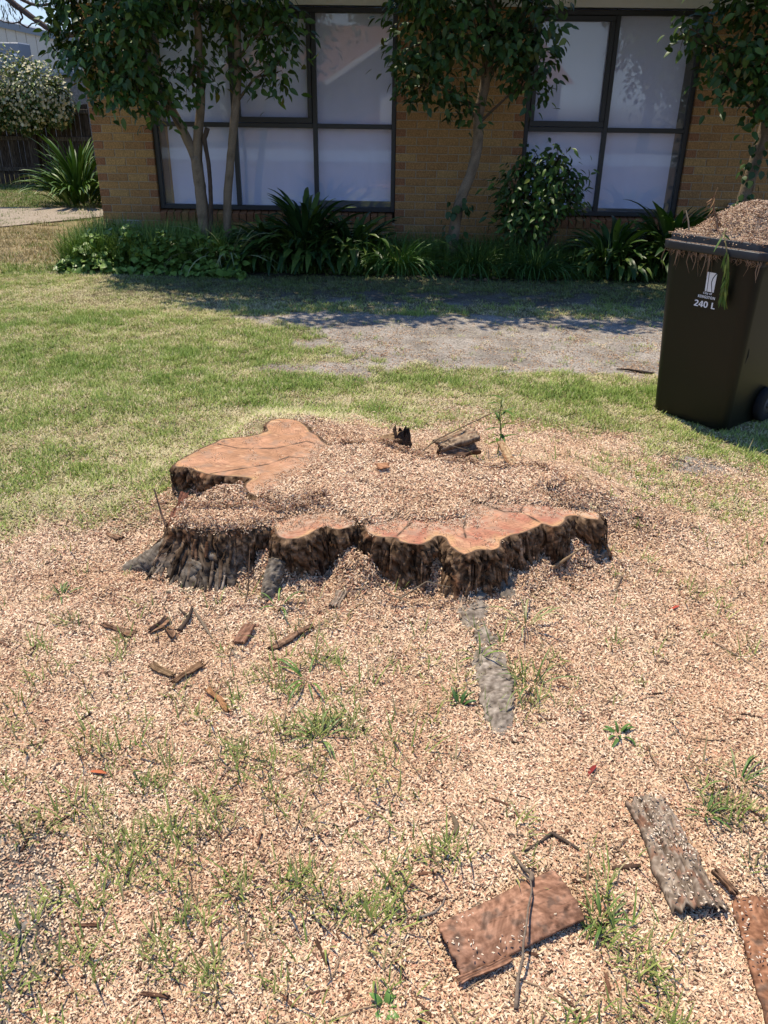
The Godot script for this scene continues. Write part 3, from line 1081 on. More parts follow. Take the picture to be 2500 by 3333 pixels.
# ---------------------------------------------------------------- left of the house
func make_side_yard() -> void:
	# paling fence
	var f := thing("paling_fence", "weathered grey timber paling fence half hidden under flowering jasmine", "fence", Vector3(0, 0, -18.3))
	var pal := []
	for k in 3:
		var mb := MB.new()
		mb.box(Vector3(0.098, 1.55, 0.014), Vector3(0, 0.775, 0), 0.003, [Color(0.13, 0.10, 0.075), Color(0.17, 0.135, 0.10), Color(0.10, 0.08, 0.062)][k])
		pal.append(mb.mesh(M.fence))
	var x := -12.0
	while x < -6.9:
		var o := put("paling", pal[rng.randi() % 3], f)
		o.position = Vector3(x, rr(-0.02, 0.02), rr(-0.004, 0.004))
		o.rotation.z = rr(-0.008, 0.008)
		x += 0.106
	for y in [0.3, 0.9, 1.42]:
		var mb := MB.new()
		mb.box(Vector3(5.2, 0.085, 0.045), Vector3(-9.45, y, 0.032), 0.006, Color(0.19, 0.155, 0.12))
		obj("rail", mb, M.fence, f)
	for px in [-11.6, -9.85, -8.05]:
		var mb := MB.new()
		mb.box(Vector3(0.11, 1.5, 0.09), Vector3(px, 0.75, 0.105), 0.008, Color(0.12, 0.098, 0.08))
		obj("post", mb, M.fence, f)
	# star jasmine tumbling over it
	var j := thing("jasmine", "big billowing mass of star jasmine covered in cream flowers on the fence", "climbing plant", Vector3(0, 0, 0))
	var leaf := leaf_mesh(0.075, 0.036, M.leaf)
	var flower := MB.new()
	for k in 5:
		var a := TAU * k / 5.0
		var b := Basis(Vector3.UP, a)
		flower.face(b * Vector3(0, 0, 0), b * Vector3(0.012, 0.004, -0.016), b * Vector3(0, 0.007, -0.036), b * Vector3(-0.014, 0.004, -0.02))
	var fmesh := flower.mesh(M.petal)
	var xl := []
	var cl := []
	var xf := []
	var cf := []
	for c in [[-8.6, 1.9, -18.0, 0.95, 0.75, 0.6], [-7.75, 1.75, -17.9, 0.62, 0.62, 0.55], [-9.6, 1.9, -18.0, 0.9, 0.75, 0.6], [-10.6, 1.85, -18.1, 0.9, 0.7, 0.6], [-8.1, 1.45, -17.95, 0.75, 0.45, 0.45], [-9.0, 1.45, -17.95, 0.8, 0.45, 0.45], [-7.35, 1.55, -17.95, 0.32, 0.45, 0.35]]:
		for k in 2600:
			var d := Vector3(rng.randfn(), rng.randfn(), rng.randfn()).normalized()
			var shell := pow(rng.randf(), 0.35)
			var lump := 1.0 + 0.22 * NA.get_noise_3d(d.x * 2.5 + c[0], d.y * 2.5, d.z * 2.5)
			var p := Vector3(c[0] + d.x * c[3] * shell * lump, c[1] + d.y * c[4] * shell * lump, c[2] + d.z * c[5] * shell * lump)
			if k % 5 < 3:
				var b := Basis.looking_at((d + Vector3(rr(-0.8, 0.8), rr(-1.4, 0.4), rr(-0.8, 0.8))).normalized(), Vector3(rr(-0.3, 0.3), 1, rr(-0.3, 0.3)))
				xl.append(Transform3D(b.scaled_local(Vector3.ONE * rr(0.8, 1.3)), p))
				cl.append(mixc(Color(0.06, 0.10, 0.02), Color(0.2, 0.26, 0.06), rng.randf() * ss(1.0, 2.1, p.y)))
			elif shell > 0.78:
				var up := (d + Vector3(rr(-0.5, 0.5), rr(-0.2, 0.8), rr(-0.5, 0.5))).normalized()
				var sd := up.cross(Vector3(0.2, 0.1, 1)).normalized()
				xf.append(Transform3D(Basis(sd, up, sd.cross(up)).scaled_local(Vector3.ONE * rr(0.8, 1.25)), p * 1.0 + d * 0.02))
				cf.append(mixc(Color(0.66, 0.62, 0.43), Color(0.42, 0.37, 0.2), rng.randf()))
	multi("foliage", leaf, xl, cl, j)
	multi("flowers", fmesh, xf, cf, j)
	# rendered garage behind
	var g := thing("garage", "plain grey rendered garage wall with flat capping beyond the jasmine", "garage")
	var gm := MB.new()
	core(gm, -8.85, -3.9, -0.2, 2.12, -26.0, -21.0)
	obj("wall", gm, M.render, g)
	gm = MB.new()
	core(gm, -8.92, -3.85, 2.122, 2.2, -26.05, -20.94)
	obj("capping", gm, M.trim, g)
	gm = MB.new()
	core(gm, -12.5, -8.853, -0.2, 2.22, -25.0, -21.6)
	obj("lower_wall", gm, M.render, g)
	gm = MB.new()
	core(gm, -12.6, -8.925, 2.222, 2.3, -25.1, -21.5)
	obj("lower_capping", gm, M.trim, g)
	# cream clad building with a raking roof line
	var s := thing("metal_clad_building", "cream metal clad building with sloping roof edge behind the garage", "building")
	var k := 0
	var xx := -19.0
	while xx < -3.0:
		var cmb := MB.new()
		var top := 3.46 + (-11.93 - xx) * 0.185
		cmb.box(Vector3(0.29, top + 0.2, 0.05), Vector3(xx + 0.15, (top - 0.2) * 0.5, -28.0), 0.008)
		obj("cladding_sheet", cmb, M.cladding, s)
		xx += 0.3
		k += 1
	var tm := MB.new()
	tm.face(Vector3(-19.1, 4.75, -27.9), Vector3(-2.9, 1.75, -27.9), Vector3(-2.9, 1.93, -27.9), Vector3(-19.1, 4.93, -27.9))
	tm.face(Vector3(-19.1, 4.93, -27.9), Vector3(-2.9, 1.93, -27.9), Vector3(-2.9, 1.93, -36.0), Vector3(-19.1, 4.93, -36.0))
	obj("roof_edge", tm, M.trim, s)
	var bm := MB.new()
	core(bm, -19.0, -3.0, -0.2, 1.7, -36.0, -28.1)
	obj("back_wall", bm, M.cladding, s)
	var u := thing("air_conditioner", "dark grey air conditioner unit by cream cladding at the picture's left edge", "air conditioner", Vector3(-11.75, 2.3, -25.9))
	var um := MB.new()
	um.box(Vector3(0.95, 0.72, 0.75), Vector3(0, 0.40, 0), 0.03)
	obj("casing", um, M.unit, u)
	um = MB.new()
	for q in 6:
		um.box(Vector3(0.5, 0.03, 0.012), Vector3(-0.1, 0.18 + q * 0.08, 0.382), 0.003)
	obj("grille", um, M.trim, u)
	um = MB.new()
	um.box(Vector3(0.14, 0.05, 0.01), Vector3(0.3, 0.45, 0.38), 0.002)
	obj("name_plate", um, M.white_paint, u)
	um = MB.new()
	um.box(Vector3(0.9, 0.04, 0.1), Vector3(0, 0.02, 0.25), 0.005)
	um.box(Vector3(0.9, 0.04, 0.1), Vector3(0, 0.02, -0.25), 0.005)
	obj("stand", um, M.trim, u)
	# strap leaved clump by the corner
	strap_plant("agapanthus", "large round clump of glossy bright green strap leaves beside the house corner", Vector3(-5.82, 0.0, -14.6), 298, 0.82, 0.05, 1.05, [Color(0.07, 0.14, 0.02), Color(0.045, 0.095, 0.015), Color(0.11, 0.18, 0.035)], -0.2, 0, "plant", false, 0.55)


# ---------------------------------------------------------------- what the windows mirror
func make_across_street() -> void:
	var road := MB.new()
	core(road, -80.0, 80.0, -0.1, 0.03, 7.0, 14.0)
	var ro := obj("road", road, M.trim)
	ro.set_meta("kind", "structure")
	ro.set_meta("label", "grey street behind the viewer, mirrored faintly in the windows")
	var h := thing("gabled_house", "house with white bargeboards on a tiled gable, mirrored in the middle window", "house", Vector3(-1.4, 0, 23))
	var mb := MB.new()
	core(mb, -8.0, 8.0, -0.2, 2.7, 0.0, 8.0)
	core(mb, -2.6, 2.6, -0.2, 2.7, -1.2, -0.005)
	mb.face3(Vector3(2.6, 2.7, -1.2), Vector3(-2.6, 2.7, -1.2), Vector3(0, 4.2, -1.2))
	obj("wall", mb, M.brick3, h)
	mb = MB.new()
	mb.face(Vector3(8.5, 2.6, -0.6), Vector3(-8.5, 2.6, -0.6), Vector3(-7.0, 5.2, 4.0), Vector3(7.0, 5.2, 4.0))
	mb.face(Vector3(-8.5, 2.6, 8.6), Vector3(8.5, 2.6, 8.6), Vector3(7.0, 5.2, 4.0), Vector3(-7.0, 5.2, 4.0))
	mb.face(Vector3(3.0, 2.55, -1.7), Vector3(0, 4.35, -1.7), Vector3(0, 4.35, 2.6), Vector3(3.0, 2.55, 2.6))
	mb.face(Vector3(0, 4.35, -1.7), Vector3(-3.0, 2.55, -1.7), Vector3(-3.0, 2.55, 2.6), Vector3(0, 4.35, 2.6))
	obj("roof", mb, M.tile, h)
	for s in [-1.0, 1.0]:
		mb = MB.new()
		mb.box(Vector3(3.5, 0.2, 0.05), Vector3(s * 1.5, 3.38, -1.75), 0.01, Color.WHITE, Basis(Vector3.BACK, -s * 0.54))
		obj("bargeboard", mb, M.white_paint, h)
	mb = MB.new()
	mb.box(Vector3(1.4, 1.3, 0.06), Vector3(0.2, 1.5, -1.24), 0.01)
	obj("window", mb, M.white_paint, h)
	var at := [Vector3(-9.5, 0, 17), Vector3(3.2, 0, 19), Vector3(9.0, 0, 16), Vector3(-4.0, 0, 27)]
	var word := ["spreading tree across the street, mirrored in the left window panes", "tall dark tree across the street, mirrored in the right window", "round tree down the street, mirrored at the right window edge", "tall tree behind the gabled house, mirrored in the top panes"]
	var leaf := leaf_mesh(0.34, 0.2, M.leaf)
	for k in 4:
		var t := thing("street_tree", word[k], "tree", at[k], 0.0, "trees across the street")
		var tr := MB.new()
		tr.tube([Vector3(0, -0.1, 0), Vector3(0.1, 1.6, 0), Vector3(-0.1, 3.4, 0.1), Vector3(0.2, 5.2, 0)], [0.24, 0.19, 0.15, 0.08], 10, Color(0.14, 0.11, 0.085))
		obj("trunk", tr, M.stem, t)
		var xf := []
		var cols := []
		for c in 9:
			var cc := Vector3(rr(-2.2, 2.2), rr(3.0, 6.5), rr(-1.8, 1.8))
			for q in 330:
				var d := Vector3(rng.randfn(), rng.randfn(), rng.randfn()).normalized() * pow(rng.randf(), 0.4) * rr(0.9, 1.35)
				xf.append(Transform3D(Basis.from_euler(Vector3(rr(0, TAU), rr(0, TAU), rr(0, TAU))), cc + d))
				cols.append(mixc(Color(0.03, 0.055, 0.02), Color(0.07, 0.1, 0.03), rng.randf()))
		multi("crown", leaf, xf, cols, t)


# ---------------------------------------------------------------- plants
func leaf_mesh(l: float, w: float, m: Material, fold := 0.25, droop := 0.18, tip := 0.5) -> ArrayMesh:
	# a leaf along -z, face up
	var mb := MB.new()
	var n := 5
	for k in n + 1:
		var f := float(k) / n
		var half := w * 0.5 * pow(sin(PI * pow(f, 0.8)), 0.75) * (1.0 - 0.25 * f * tip) if k > 0 and k < n else 0.001
		var y := -droop * l * f * f
		mb.add(Vector3(-half, y + half * fold, -l * f))
		mb.add(Vector3(0, y, -l * f))
		mb.add(Vector3(half, y + half * fold, -l * f))
	for k in n:
		var a := k * 3
		mb.quad(a, a + 1, a + 4, a + 3)
		mb.quad(a + 1, a + 2, a + 5, a + 4)
	return mb.mesh(m)


func strap_mesh(l: float, w: float, rise: float, bend: float, m: Material, col: Color, stripe := false) -> ArrayMesh:
	# a strap leaf that leaves the crown outwards along -z at angle rise and arches over
	var mb := MB.new()
	var n := 8
	var p := Vector3.ZERO
	var a := rise
	for k in n + 1:
		var f := float(k) / n
		var half: float = w * 0.5 * (0.55 + 0.45 * sin(PI * minf(1.0, f * 1.1))) * (1.0 if f < 0.72 else sqrt(maxf(0.0, 1.0 - pow((f - 0.72) / 0.285, 2.0))))
		var up := Vector3(0, cos(a), sin(a))
		var edge := mixc(col, Color(0.42, 0.42, 0.22), 0.75) if stripe else col
		mb.add(p + Vector3(-half, 0, 0) + up * half * 0.35, edge)
		mb.add(p, col)
		mb.add(p + Vector3(half, 0, 0) + up * half * 0.35, edge)
		p += Vector3(0, sin(a), -cos(a)) * (l / n)
		a -= bend / n * (0.5 + f)
	for k in n:
		var q := k * 3
		mb.quad(q, q + 1, q + 4, q + 3)
		mb.quad(q + 1, q + 2, q + 5, q + 4)
	return mb.mesh(m)


func strap_plant(called: String, label: String, at: Vector3, count: int, l: float, w: float, spread_r: float, cols: Array, flop: float, seed_n: int, category := "plant", stripe := false, mound := 0.0) -> Node3D:
	var t := thing(called, label, category, at)
	var kinds := []
	for k in 6:
		for c: Color in cols:
			var f := k / 5.0
			kinds.append(strap_mesh(l * (0.85 + 0.3 * fposmod(k * 0.37, 1.0)), w, lerpf(1.45, 0.85, f), lerpf(0.6, 1.9, f) + flop, M.leaf, c, stripe))
	for k in count:
		var f := sqrt(rng.randf())
		var yaw := rr(0, TAU)
		var o := put("leaf", kinds[clampi(int(f * 6.0 + rr(-0.7, 0.7)), 0, 5) * cols.size() + rng.randi() % cols.size()], t)
		var b := Basis(Vector3.UP, yaw) * Basis(Vector3.BACK, rr(-0.35, 0.35))
		o.transform = Transform3D(b.scaled_local(Vector3.ONE * rr(0.72, 1.08)), b * Vector3(0, 0, -spread_r * 0.45 * f * rr(0.4, 1.1)) * Vector3(1, 0, 1) + Vector3(0, mound * (1.0 - f * f) * rr(0.2, 1.0), 0))
	return t


func crown(t: Node3D, clumps: Array, density: float, leaf_l: float, leaf_w: float, singles: int, stems: Array, tint: float) -> void:
	var leaf := leaf_mesh(leaf_l, leaf_w, M.leaf)
	var all := []
	var twigs := MB.new()
	for c in clumps:
		var cc := Vector3(c[0], c[1], c[2])
		var r := Vector3(c[3], c[4], c[5])
		# a branch from the nearest stem to the clump, and twigs within it
		var from: Vector3 = stems[0]
		for s: Vector3 in stems:
			if s.distance_to(cc) - 0.4 * (cc.y - s.y) < from.distance_to(cc) - 0.4 * (cc.y - from.y):
				from = s
		var mid := from.lerp(cc, 0.5) + Vector3(rr(-0.08, 0.08), rr(0.0, 0.12), rr(-0.08, 0.08))
		twigs.tube([from, mid, cc], [0.016, 0.011, 0.006], 6, Color(0.17, 0.125, 0.085))
		var ends := []
		var n_tw := int(6 + 10 * r.x)
		for q in n_tw:
			var d := Vector3(rng.randfn(), rng.randfn() * 0.8, rng.randfn()).normalized()
			var e := cc + d * r * rr(0.55, 0.98)
			twigs.tube([cc.lerp(mid, rng.randf()), cc.lerp(e, 0.55) + Vector3(0, 0.05, 0), e], [0.006, 0.004, 0.002], 5, Color(0.16, 0.12, 0.07))
			ends.append(e)
		var count := int(density * r.x * r.y * r.z * 4.19)
		for k in count:
			var p: Vector3
			var d: Vector3
			if k % 3 < 2:
				# bunched round a twig end
				var e: Vector3 = ends[rng.randi() % ends.size()]
				p = e + Vector3(rng.randfn(), rng.randfn(), rng.randfn()) * 0.085
				d = (p - cc) / r
			else:
				d = Vector3(rng.randfn(), rng.randfn(), rng.randfn()).normalized() * pow(rng.randf(), 0.4)
				p = cc + d * r
			var dir := Vector3(d.x * 0.7, -0.55, d.z * 0.7) + Vector3(rng.randfn(), rng.randfn() * 0.7, rng.randfn()) * 0.6
			var b := Basis.looking_at(dir.normalized(), (Vector3(d.x, 0.8, d.z + 0.3) + Vector3(rng.randfn(), rng.randfn(), rng.randfn()) * 0.4).normalized())
			all.append(Transform3D(b.scaled_local(Vector3.ONE * rr(0.72, 1.22)), p))
	obj("twig", twigs, M.stem, t)
	# the leaves that show largest are parts of their own
	all.sort_custom(func(a: Transform3D, b: Transform3D) -> bool: return a.origin.z - 0.8 * maxf(0.0, a.origin.y - 2.45) > b.origin.z - 0.8 * maxf(0.0, b.origin.y - 2.45))
	var holder := Node3D.new()
	holder.name = "crown"
	t.add_child(holder, true)
	var kinds := [leaf_mesh(leaf_l, leaf_w, M.leaf0, 0.35, 0.1), leaf_mesh(leaf_l * 1.1, leaf_w * 0.9, M.leaf1, 0.15, 0.3), leaf_mesh(leaf_l, leaf_w, M.leaf2), leaf_mesh(leaf_l * 0.9, leaf_w, M.leaf3)]
	var rest := []
	var cols := []
	for k in all.size():
		if k < singles:
			var o := put("leaf", kinds[0 if rng.randf() < 0.4 else (1 if rng.randf() < 0.4 else (2 if rng.randf() < 0.85 else 3))], holder)
			o.transform = all[k]
		else:
			rest.append(all[k])
			var c := mixc(Color(0.030, 0.064, 0.012), Color(0.11, 0.18, 0.028), rng.randf() * rng.randf())
			if rng.randf() < 0.06:
				c = Color(0.11, 0.105, 0.014)
			cols.append(mixc(c, Color(0.03, 0.056, 0.022), tint))
	multi("foliage", leaf, rest, cols, holder)


func trunk(t: Node3D, pts: Array, radii: Array, col: Color, called := "trunk") -> void:
	var mb := MB.new()
	var fine := []
	var rad := []
	var curve := Curve3D.new()
	for k in pts.size():
		var tan: Vector3 = (pts[mini(k + 1, pts.size() - 1)] - pts[maxi(k - 1, 0)]) * 0.2
		curve.add_point(pts[k], -tan, tan)
	var steps := pts.size() * 6
	for k in steps + 1:
		fine.append(curve.sample_baked(curve.get_baked_length() * k / steps))
		var q := float(k) / steps * (pts.size() - 1)
		var i := mini(int(q), pts.size() - 2)
		rad.append(lerpf(radii[i], radii[i + 1], q - i) * (1.0 + 0.07 * NB.get_noise_2d(k * 0.4, pts[0].x)))
	mb.tube(fine, rad, 14 if radii[0] > 0.012 else 7, col, NB, 0.1 * radii[0])
	for k in mb.v.size():
		mb.c[k] = mixc(col, col * 0.62, ss(0.0, 0.5, NB.get_noise_3d(mb.v[k].x * 14.0, mb.v[k].y * 9.0, mb.v[k].z * 14.0)))
		mb.c[k].a = 1.0
	obj(called, mb, M.stem, t)


func ivy(t: Node3D, pts: Array, count: int, r: float) -> void:
	var leaf := leaf_mesh(0.075, 0.07, M.leaf2, 0.1, 0.1, 0.8)
	for k in count:
		var f := rng.randf() * (pts.size() - 1)
		var i := mini(int(f), pts.size() - 2)
		var a := rr(0, TAU)
		var out := Vector3(cos(a), rr(-0.2, 0.3), absf(sin(a))).normalized()
		var p: Vector3 = pts[i].lerp(pts[i + 1], f - i) + out * r * rr(0.7, 1.6)
		var o := put("ivy_leaf", leaf, t)
		o.transform = Transform3D(Basis.looking_at((Vector3(0, -1, 0) + out * 0.5 + Vector3(rr(-0.5, 0.5), 0, rr(-0.3, 0.3))).normalized(), out).scaled_local(Vector3.ONE * rr(0.6, 1.25)), p)


func make_trees() -> void:
	var bark := Color(0.31, 0.235, 0.155)
	var t := thing("small_tree", "multi stemmed small tree with dense drooping dark leaves at left of the windows", "tree", Vector3.ZERO, 0.0, "small trees before the wall")
	trunk(t, [Vector3(-2.32, -0.1, -9.2), Vector3(-2.335, 0.5, -9.2), Vector3(-2.345, 0.82, -9.2), Vector3(-2.36, 1.1, -9.2)], [0.075, 0.066, 0.062, 0.06], bark)
	trunk(t, [Vector3(-2.36, 1.06, -9.2), Vector3(-2.46, 1.32, -9.19), Vector3(-2.6, 1.62, -9.15), Vector3(-2.82, 2.1, -9.05), Vector3(-3.0, 2.9, -9.0)], [0.05, 0.042, 0.036, 0.03, 0.016], bark, "limb")
	trunk(t, [Vector3(-2.35, 1.06, -9.2), Vector3(-2.31, 1.36, -9.2), Vector3(-2.26, 1.62, -9.2), Vector3(-2.22, 2.2, -9.15), Vector3(-2.2, 3.2, -9.05)], [0.052, 0.044, 0.038, 0.03, 0.016], bark, "limb")
	trunk(t, [Vector3(-2.1, -0.05, -9.22), Vector3(-2.07, 0.6, -9.22), Vector3(-2.02, 0.92, -9.21), Vector3(-1.96, 1.27, -9.2), Vector3(-1.9, 1.6, -9.2), Vector3(-1.85, 2.0, -9.2), Vector3(-1.8, 3.0, -9.1)], [0.052, 0.046, 0.043, 0.042, 0.036, 0.03, 0.016], bark, "limb")
	trunk(t, [Vector3(-2.26, 0.3, -9.15), Vector3(-2.225, 0.7, -9.15), Vector3(-2.22, 1.04, -9.15), Vector3(-2.245, 1.27, -9.15), Vector3(-2.2, 1.37, -9.14)], [0.026, 0.024, 0.022, 0.022, 0.026], Color(0.12, 0.085, 0.06), "dead_limb")
	crown(t, [
		[-3.38, 2.25, -8.95, 0.32, 0.42, 0.38], [-3.18, 1.83, -8.9, 0.34, 0.3, 0.32], [-2.86, 1.83, -8.85, 0.36, 0.34, 0.36], [-2.58, 1.6, -8.95, 0.2, 0.24, 0.22], [-2.78, 2.35, -8.95, 0.46, 0.42, 0.45],
		[-2.3, 2.45, -9.05, 0.4, 0.34, 0.36], [-2.28, 1.88, -9.0, 0.26, 0.3, 0.22], [-1.78, 2.38, -9.05, 0.4, 0.34, 0.34], [-1.46, 2.3, -9.0, 0.3, 0.36, 0.28], [-1.42, 1.88, -9.0, 0.22, 0.24, 0.18], [-1.8, 1.9, -9.1, 0.2, 0.16, 0.16],
		[-3.2, 3.0, -8.9, 0.5, 0.45, 0.5], [-2.35, 3.2, -8.8, 0.75, 0.6, 0.75], [-1.5, 3.1, -8.7, 0.65, 0.5, 0.65], [-2.4, 3.9, -8.7, 0.95, 0.5, 0.9], [-1.55, 3.8, -8.15, 0.8, 0.4, 0.6], [-1.0, 3.3, -8.9, 0.5, 0.45, 0.5]],
		2300.0, 0.096, 0.05, 290, [Vector3(-2.46, 1.32, -9.19), Vector3(-2.82, 2.1, -9.05), Vector3(-2.26, 1.62, -9.2), Vector3(-2.22, 2.2, -9.15), Vector3(-1.9, 1.6, -9.2), Vector3(-1.85, 2.0, -9.2), Vector3(-2.2, 3.2, -9.05), Vector3(-3.0, 2.9, -9.0), Vector3(-1.8, 3.0, -9.1)], 0.0)

	t = thing("small_tree", "single stemmed small tree with curving trunk before the middle brick pier", "tree", Vector3.ZERO, 0.0, "small trees before the wall")
	trunk(t, [Vector3(0.37, -0.1, -9.2), Vector3(0.41, 0.5, -9.2), Vector3(0.47, 0.77, -9.2), Vector3(0.54, 0.95, -9.2), Vector3(0.585, 1.13, -9.2), Vector3(0.6, 1.35, -9.2), Vector3(0.585, 1.52, -9.2), Vector3(0.645, 1.85, -9.2), Vector3(0.66, 2.4, -9.15), Vector3(0.6, 3.4, -9.0)], [0.075, 0.066, 0.056, 0.052, 0.05, 0.052, 0.055, 0.044, 0.034, 0.018], bark)
	crown(t, [
		[0.15, 1.75, -8.95, 0.36, 0.22, 0.32], [0.42, 1.62, -8.95, 0.2, 0.15, 0.2], [0.0, 2.15, -8.95, 0.42, 0.3, 0.36], [0.5, 2.2, -8.85, 0.4, 0.36, 0.36], [1.05, 1.82, -8.95, 0.26, 0.28, 0.26], [1.1, 2.3, -8.95, 0.34, 0.34, 0.34], [0.85, 2.1, -8.9, 0.26, 0.3, 0.3], [0.2, 2.55, -8.9, 0.5, 0.25, 0.4], [-0.05, 2.5, -8.6, 0.3, 0.25, 0.3],
		[0.7, 3.1, -8.8, 0.9, 0.5, 0.8], [0.0, 3.1, -8.7, 0.7, 0.5, 0.7], [1.25, 3.2, -8.7, 0.65, 0.5, 0.7], [-0.45, 3.4, -8.45, 0.7, 0.4, 0.6], [0.5, 3.8, -8.4, 1.2, 0.45, 0.9], [-0.55, 3.9, -8.2, 0.8, 0.4, 0.6], [1.4, 3.7, -8.3, 0.7, 0.4, 0.6]],
		2200.0, 0.092, 0.05, 290, [Vector3(0.6, 1.45, -9.2), Vector3(0.645, 1.85, -9.2), Vector3(0.66, 2.4, -9.15), Vector3(0.62, 2.9, -9.05), Vector3(0.6, 3.3, -9.0)], 0.35)
	ivy(t, [Vector3(0.36, 0.05, -9.15), Vector3(0.42, 0.55, -9.15), Vector3(0.45, 0.72, -9.15)], 45, 0.1)

	t = thing("small_tree", "leafy small tree with ivy on its leaning trunk behind the wheelie bin", "tree", Vector3.ZERO, 0.0, "small trees before the wall")
	trunk(t, [Vector3(3.3, -0.1, -9.0), Vector3(3.33, 0.6, -9.0), Vector3(3.37, 0.96, -9.0), Vector3(3.4, 1.26, -9.0), Vector3(3.43, 1.6, -9.0), Vector3(3.4, 2.3, -8.95), Vector3(3.3, 3.3, -8.8)], [0.08, 0.07, 0.062, 0.056, 0.05, 0.036, 0.018], bark)
	crown(t, [
		[2.62, 2.25, -8.85, 0.26, 0.2, 0.26], [2.45, 2.18, -8.8, 0.16, 0.12, 0.16], [2.86, 1.9, -8.75, 0.26, 0.26, 0.26], [3.15, 2.05, -8.7, 0.34, 0.34, 0.34], [3.2, 1.62, -8.75, 0.2, 0.2, 0.22], [3.55, 1.85, -8.75, 0.35, 0.4, 0.35], [3.05, 2.5, -8.75, 0.36, 0.26, 0.34], [3.7, 2.4, -8.8, 0.5, 0.4, 0.4],
		[3.0, 3.0, -8.6, 0.8, 0.45, 0.75], [2.35, 3.2, -8.5, 0.6, 0.45, 0.6], [3.8, 3.2, -8.7, 0.8, 0.5, 0.75], [3.0, 3.7, -8.35, 1.2, 0.45, 0.85], [2.0, 3.7, -8.3, 0.75, 0.4, 0.65], [4.4, 2.6, -8.9, 0.5, 0.5, 0.5]],
		2200.0, 0.092, 0.054, 290, [Vector3(3.4, 1.5, -9.0), Vector3(3.42, 1.8, -8.97), Vector3(3.4, 2.3, -8.95), Vector3(3.35, 2.8, -8.88), Vector3(3.3, 3.3, -8.8)], 0.1)
	ivy(t, [Vector3(3.3, 0.3, -8.95), Vector3(3.36, 0.96, -8.95), Vector3(3.4, 1.3, -8.95)], 60, 0.1)

	# the gum whose bough crosses the sky at the top left
	t = thing("gum_tree", "bare dark gum tree bough crossing the patch of sky at top left", "tree")
	var gb := Color(0.13, 0.095, 0.085)
	trunk(t, [Vector3(-10.6, -0.1, -15.6), Vector3(-10.4, 2.2, -15.4), Vector3(-9.5, 4.2, -15.2), Vector3(-8.2, 4.4, -15.0)], [0.26, 0.22, 0.16, 0.12], gb)
	trunk(t, [Vector3(-8.25, 4.4, -15.0), Vector3(-7.2, 3.55, -15.0), Vector3(-6.68, 3.06, -15.0), Vector3(-6.46, 2.9, -15.0), Vector3(-6.27, 2.765, -15.0), Vector3(-6.12, 2.67, -15.0), Vector3(-5.97, 2.6, -15.0), Vector3(-5.8, 2.57, -15.0), Vector3(-5.2, 2.6, -15.0)], [0.12, 0.085, 0.065, 0.056, 0.05, 0.046, 0.042, 0.04, 0.025], gb, "bough")
	trunk(t, [Vector3(-7.1, 3.47, -14.98), Vector3(-6.6, 3.15, -14.95), Vector3(-6.3, 2.99, -14.95), Vector3(-6.05, 2.98, -14.95), Vector3(-5.7, 3.05, -14.95)], [0.045, 0.032, 0.026, 0.022, 0.014], gb, "bough")
	trunk(t, [Vector3(-6.52, 2.95, -14.97), Vector3(-6.47, 2.8, -14.96), Vector3(-6.55, 2.73, -14.96), Vector3(-6.42, 2.66, -14.96), Vector3(-6.34, 2.72, -14.96), Vector3(-6.2, 2.74, -14.97)], [0.018, 0.014, 0.012, 0.012, 0.01, 0.01], gb, "bough")
	trunk(t, [Vector3(-7.0, 2.84, -14.96), Vector3(-6.8, 2.74, -14.96), Vector3(-6.65, 2.72, -14.96), Vector3(-6.52, 2.74, -14.96)], [0.006, 0.008, 0.01, 0.012], gb, "bough")
	var gx := []
	var gc := []
	for c in [Vector3(-6.72, 2.96, -14.95), Vector3(-6.62, 2.88, -14.95), Vector3(-6.9, 3.15, -14.95), Vector3(-7.5, 3.6, -15.0), Vector3(-6.2, 3.12, -14.9), Vector3(-5.9, 3.1, -14.9)]:
		for k in 34:
			var p: Vector3 = c + Vector3(rng.randfn(), rng.randfn(), rng.randfn()) * 0.08
			gx.append(Transform3D(Basis.looking_at(Vector3(rr(-0.4, 0.4), -1, rr(-0.4, 0.4)).normalized(), Vector3(rr(-1, 1), 0.2, rr(-1, 1)).normalized()), p))
			gc.append(mixc(Color(0.14, 0.13, 0.07), Color(0.08, 0.09, 0.05), rng.randf()))
	multi("foliage", leaf_mesh(0.1, 0.014, M.leaf), gx, gc, t)


func blade_tuft(n: int, radius: float, h0: float, h1: float, w: float, lean: float, m: Material, sd: int) -> ArrayMesh:
	var g := RandomNumberGenerator.new()
	g.seed = sd
	var mb := MB.new()
	for k in n:
		var a := g.randf_range(0, TAU)
		var r := radius * sqrt(g.randf())
		var p := Vector3(cos(a) * r, -0.004, sin(a) * r)
		var b := g.randf_range(0, TAU)
		var dir := Vector3(cos(b), 0, sin(b))
		var side := Vector3(-dir.z, 0, dir.x)
		var h := g.randf_range(h0, h1)
		var tilt := g.randf_range(0.1, lean)
		var bend := g.randf_range(0.2, 1.1)
		var col := Color.WHITE * g.randf_range(0.72, 1.2)
		col.a = 1.0
		var prev := -1
		for s in 4:
			var f := s / 3.0
			var half := w * 0.5 * (1.0 - f * f * 0.97)
			var q := p
			if s == 3:
				var i3 := mb.add(q, col)
				mb.tri(prev, prev + 1, i3)
			else:
				var i0 := mb.add(q - side * half, col)
				mb.add(q + side * half, col)
				if prev >= 0:
					mb.quad(prev, prev + 1, i0 + 1, i0)
				prev = i0
			p += (dir * sin(tilt) + Vector3.UP * cos(tilt)) * (h / 3.0)
			tilt += bend / 3.0
	return mb.mesh(m)


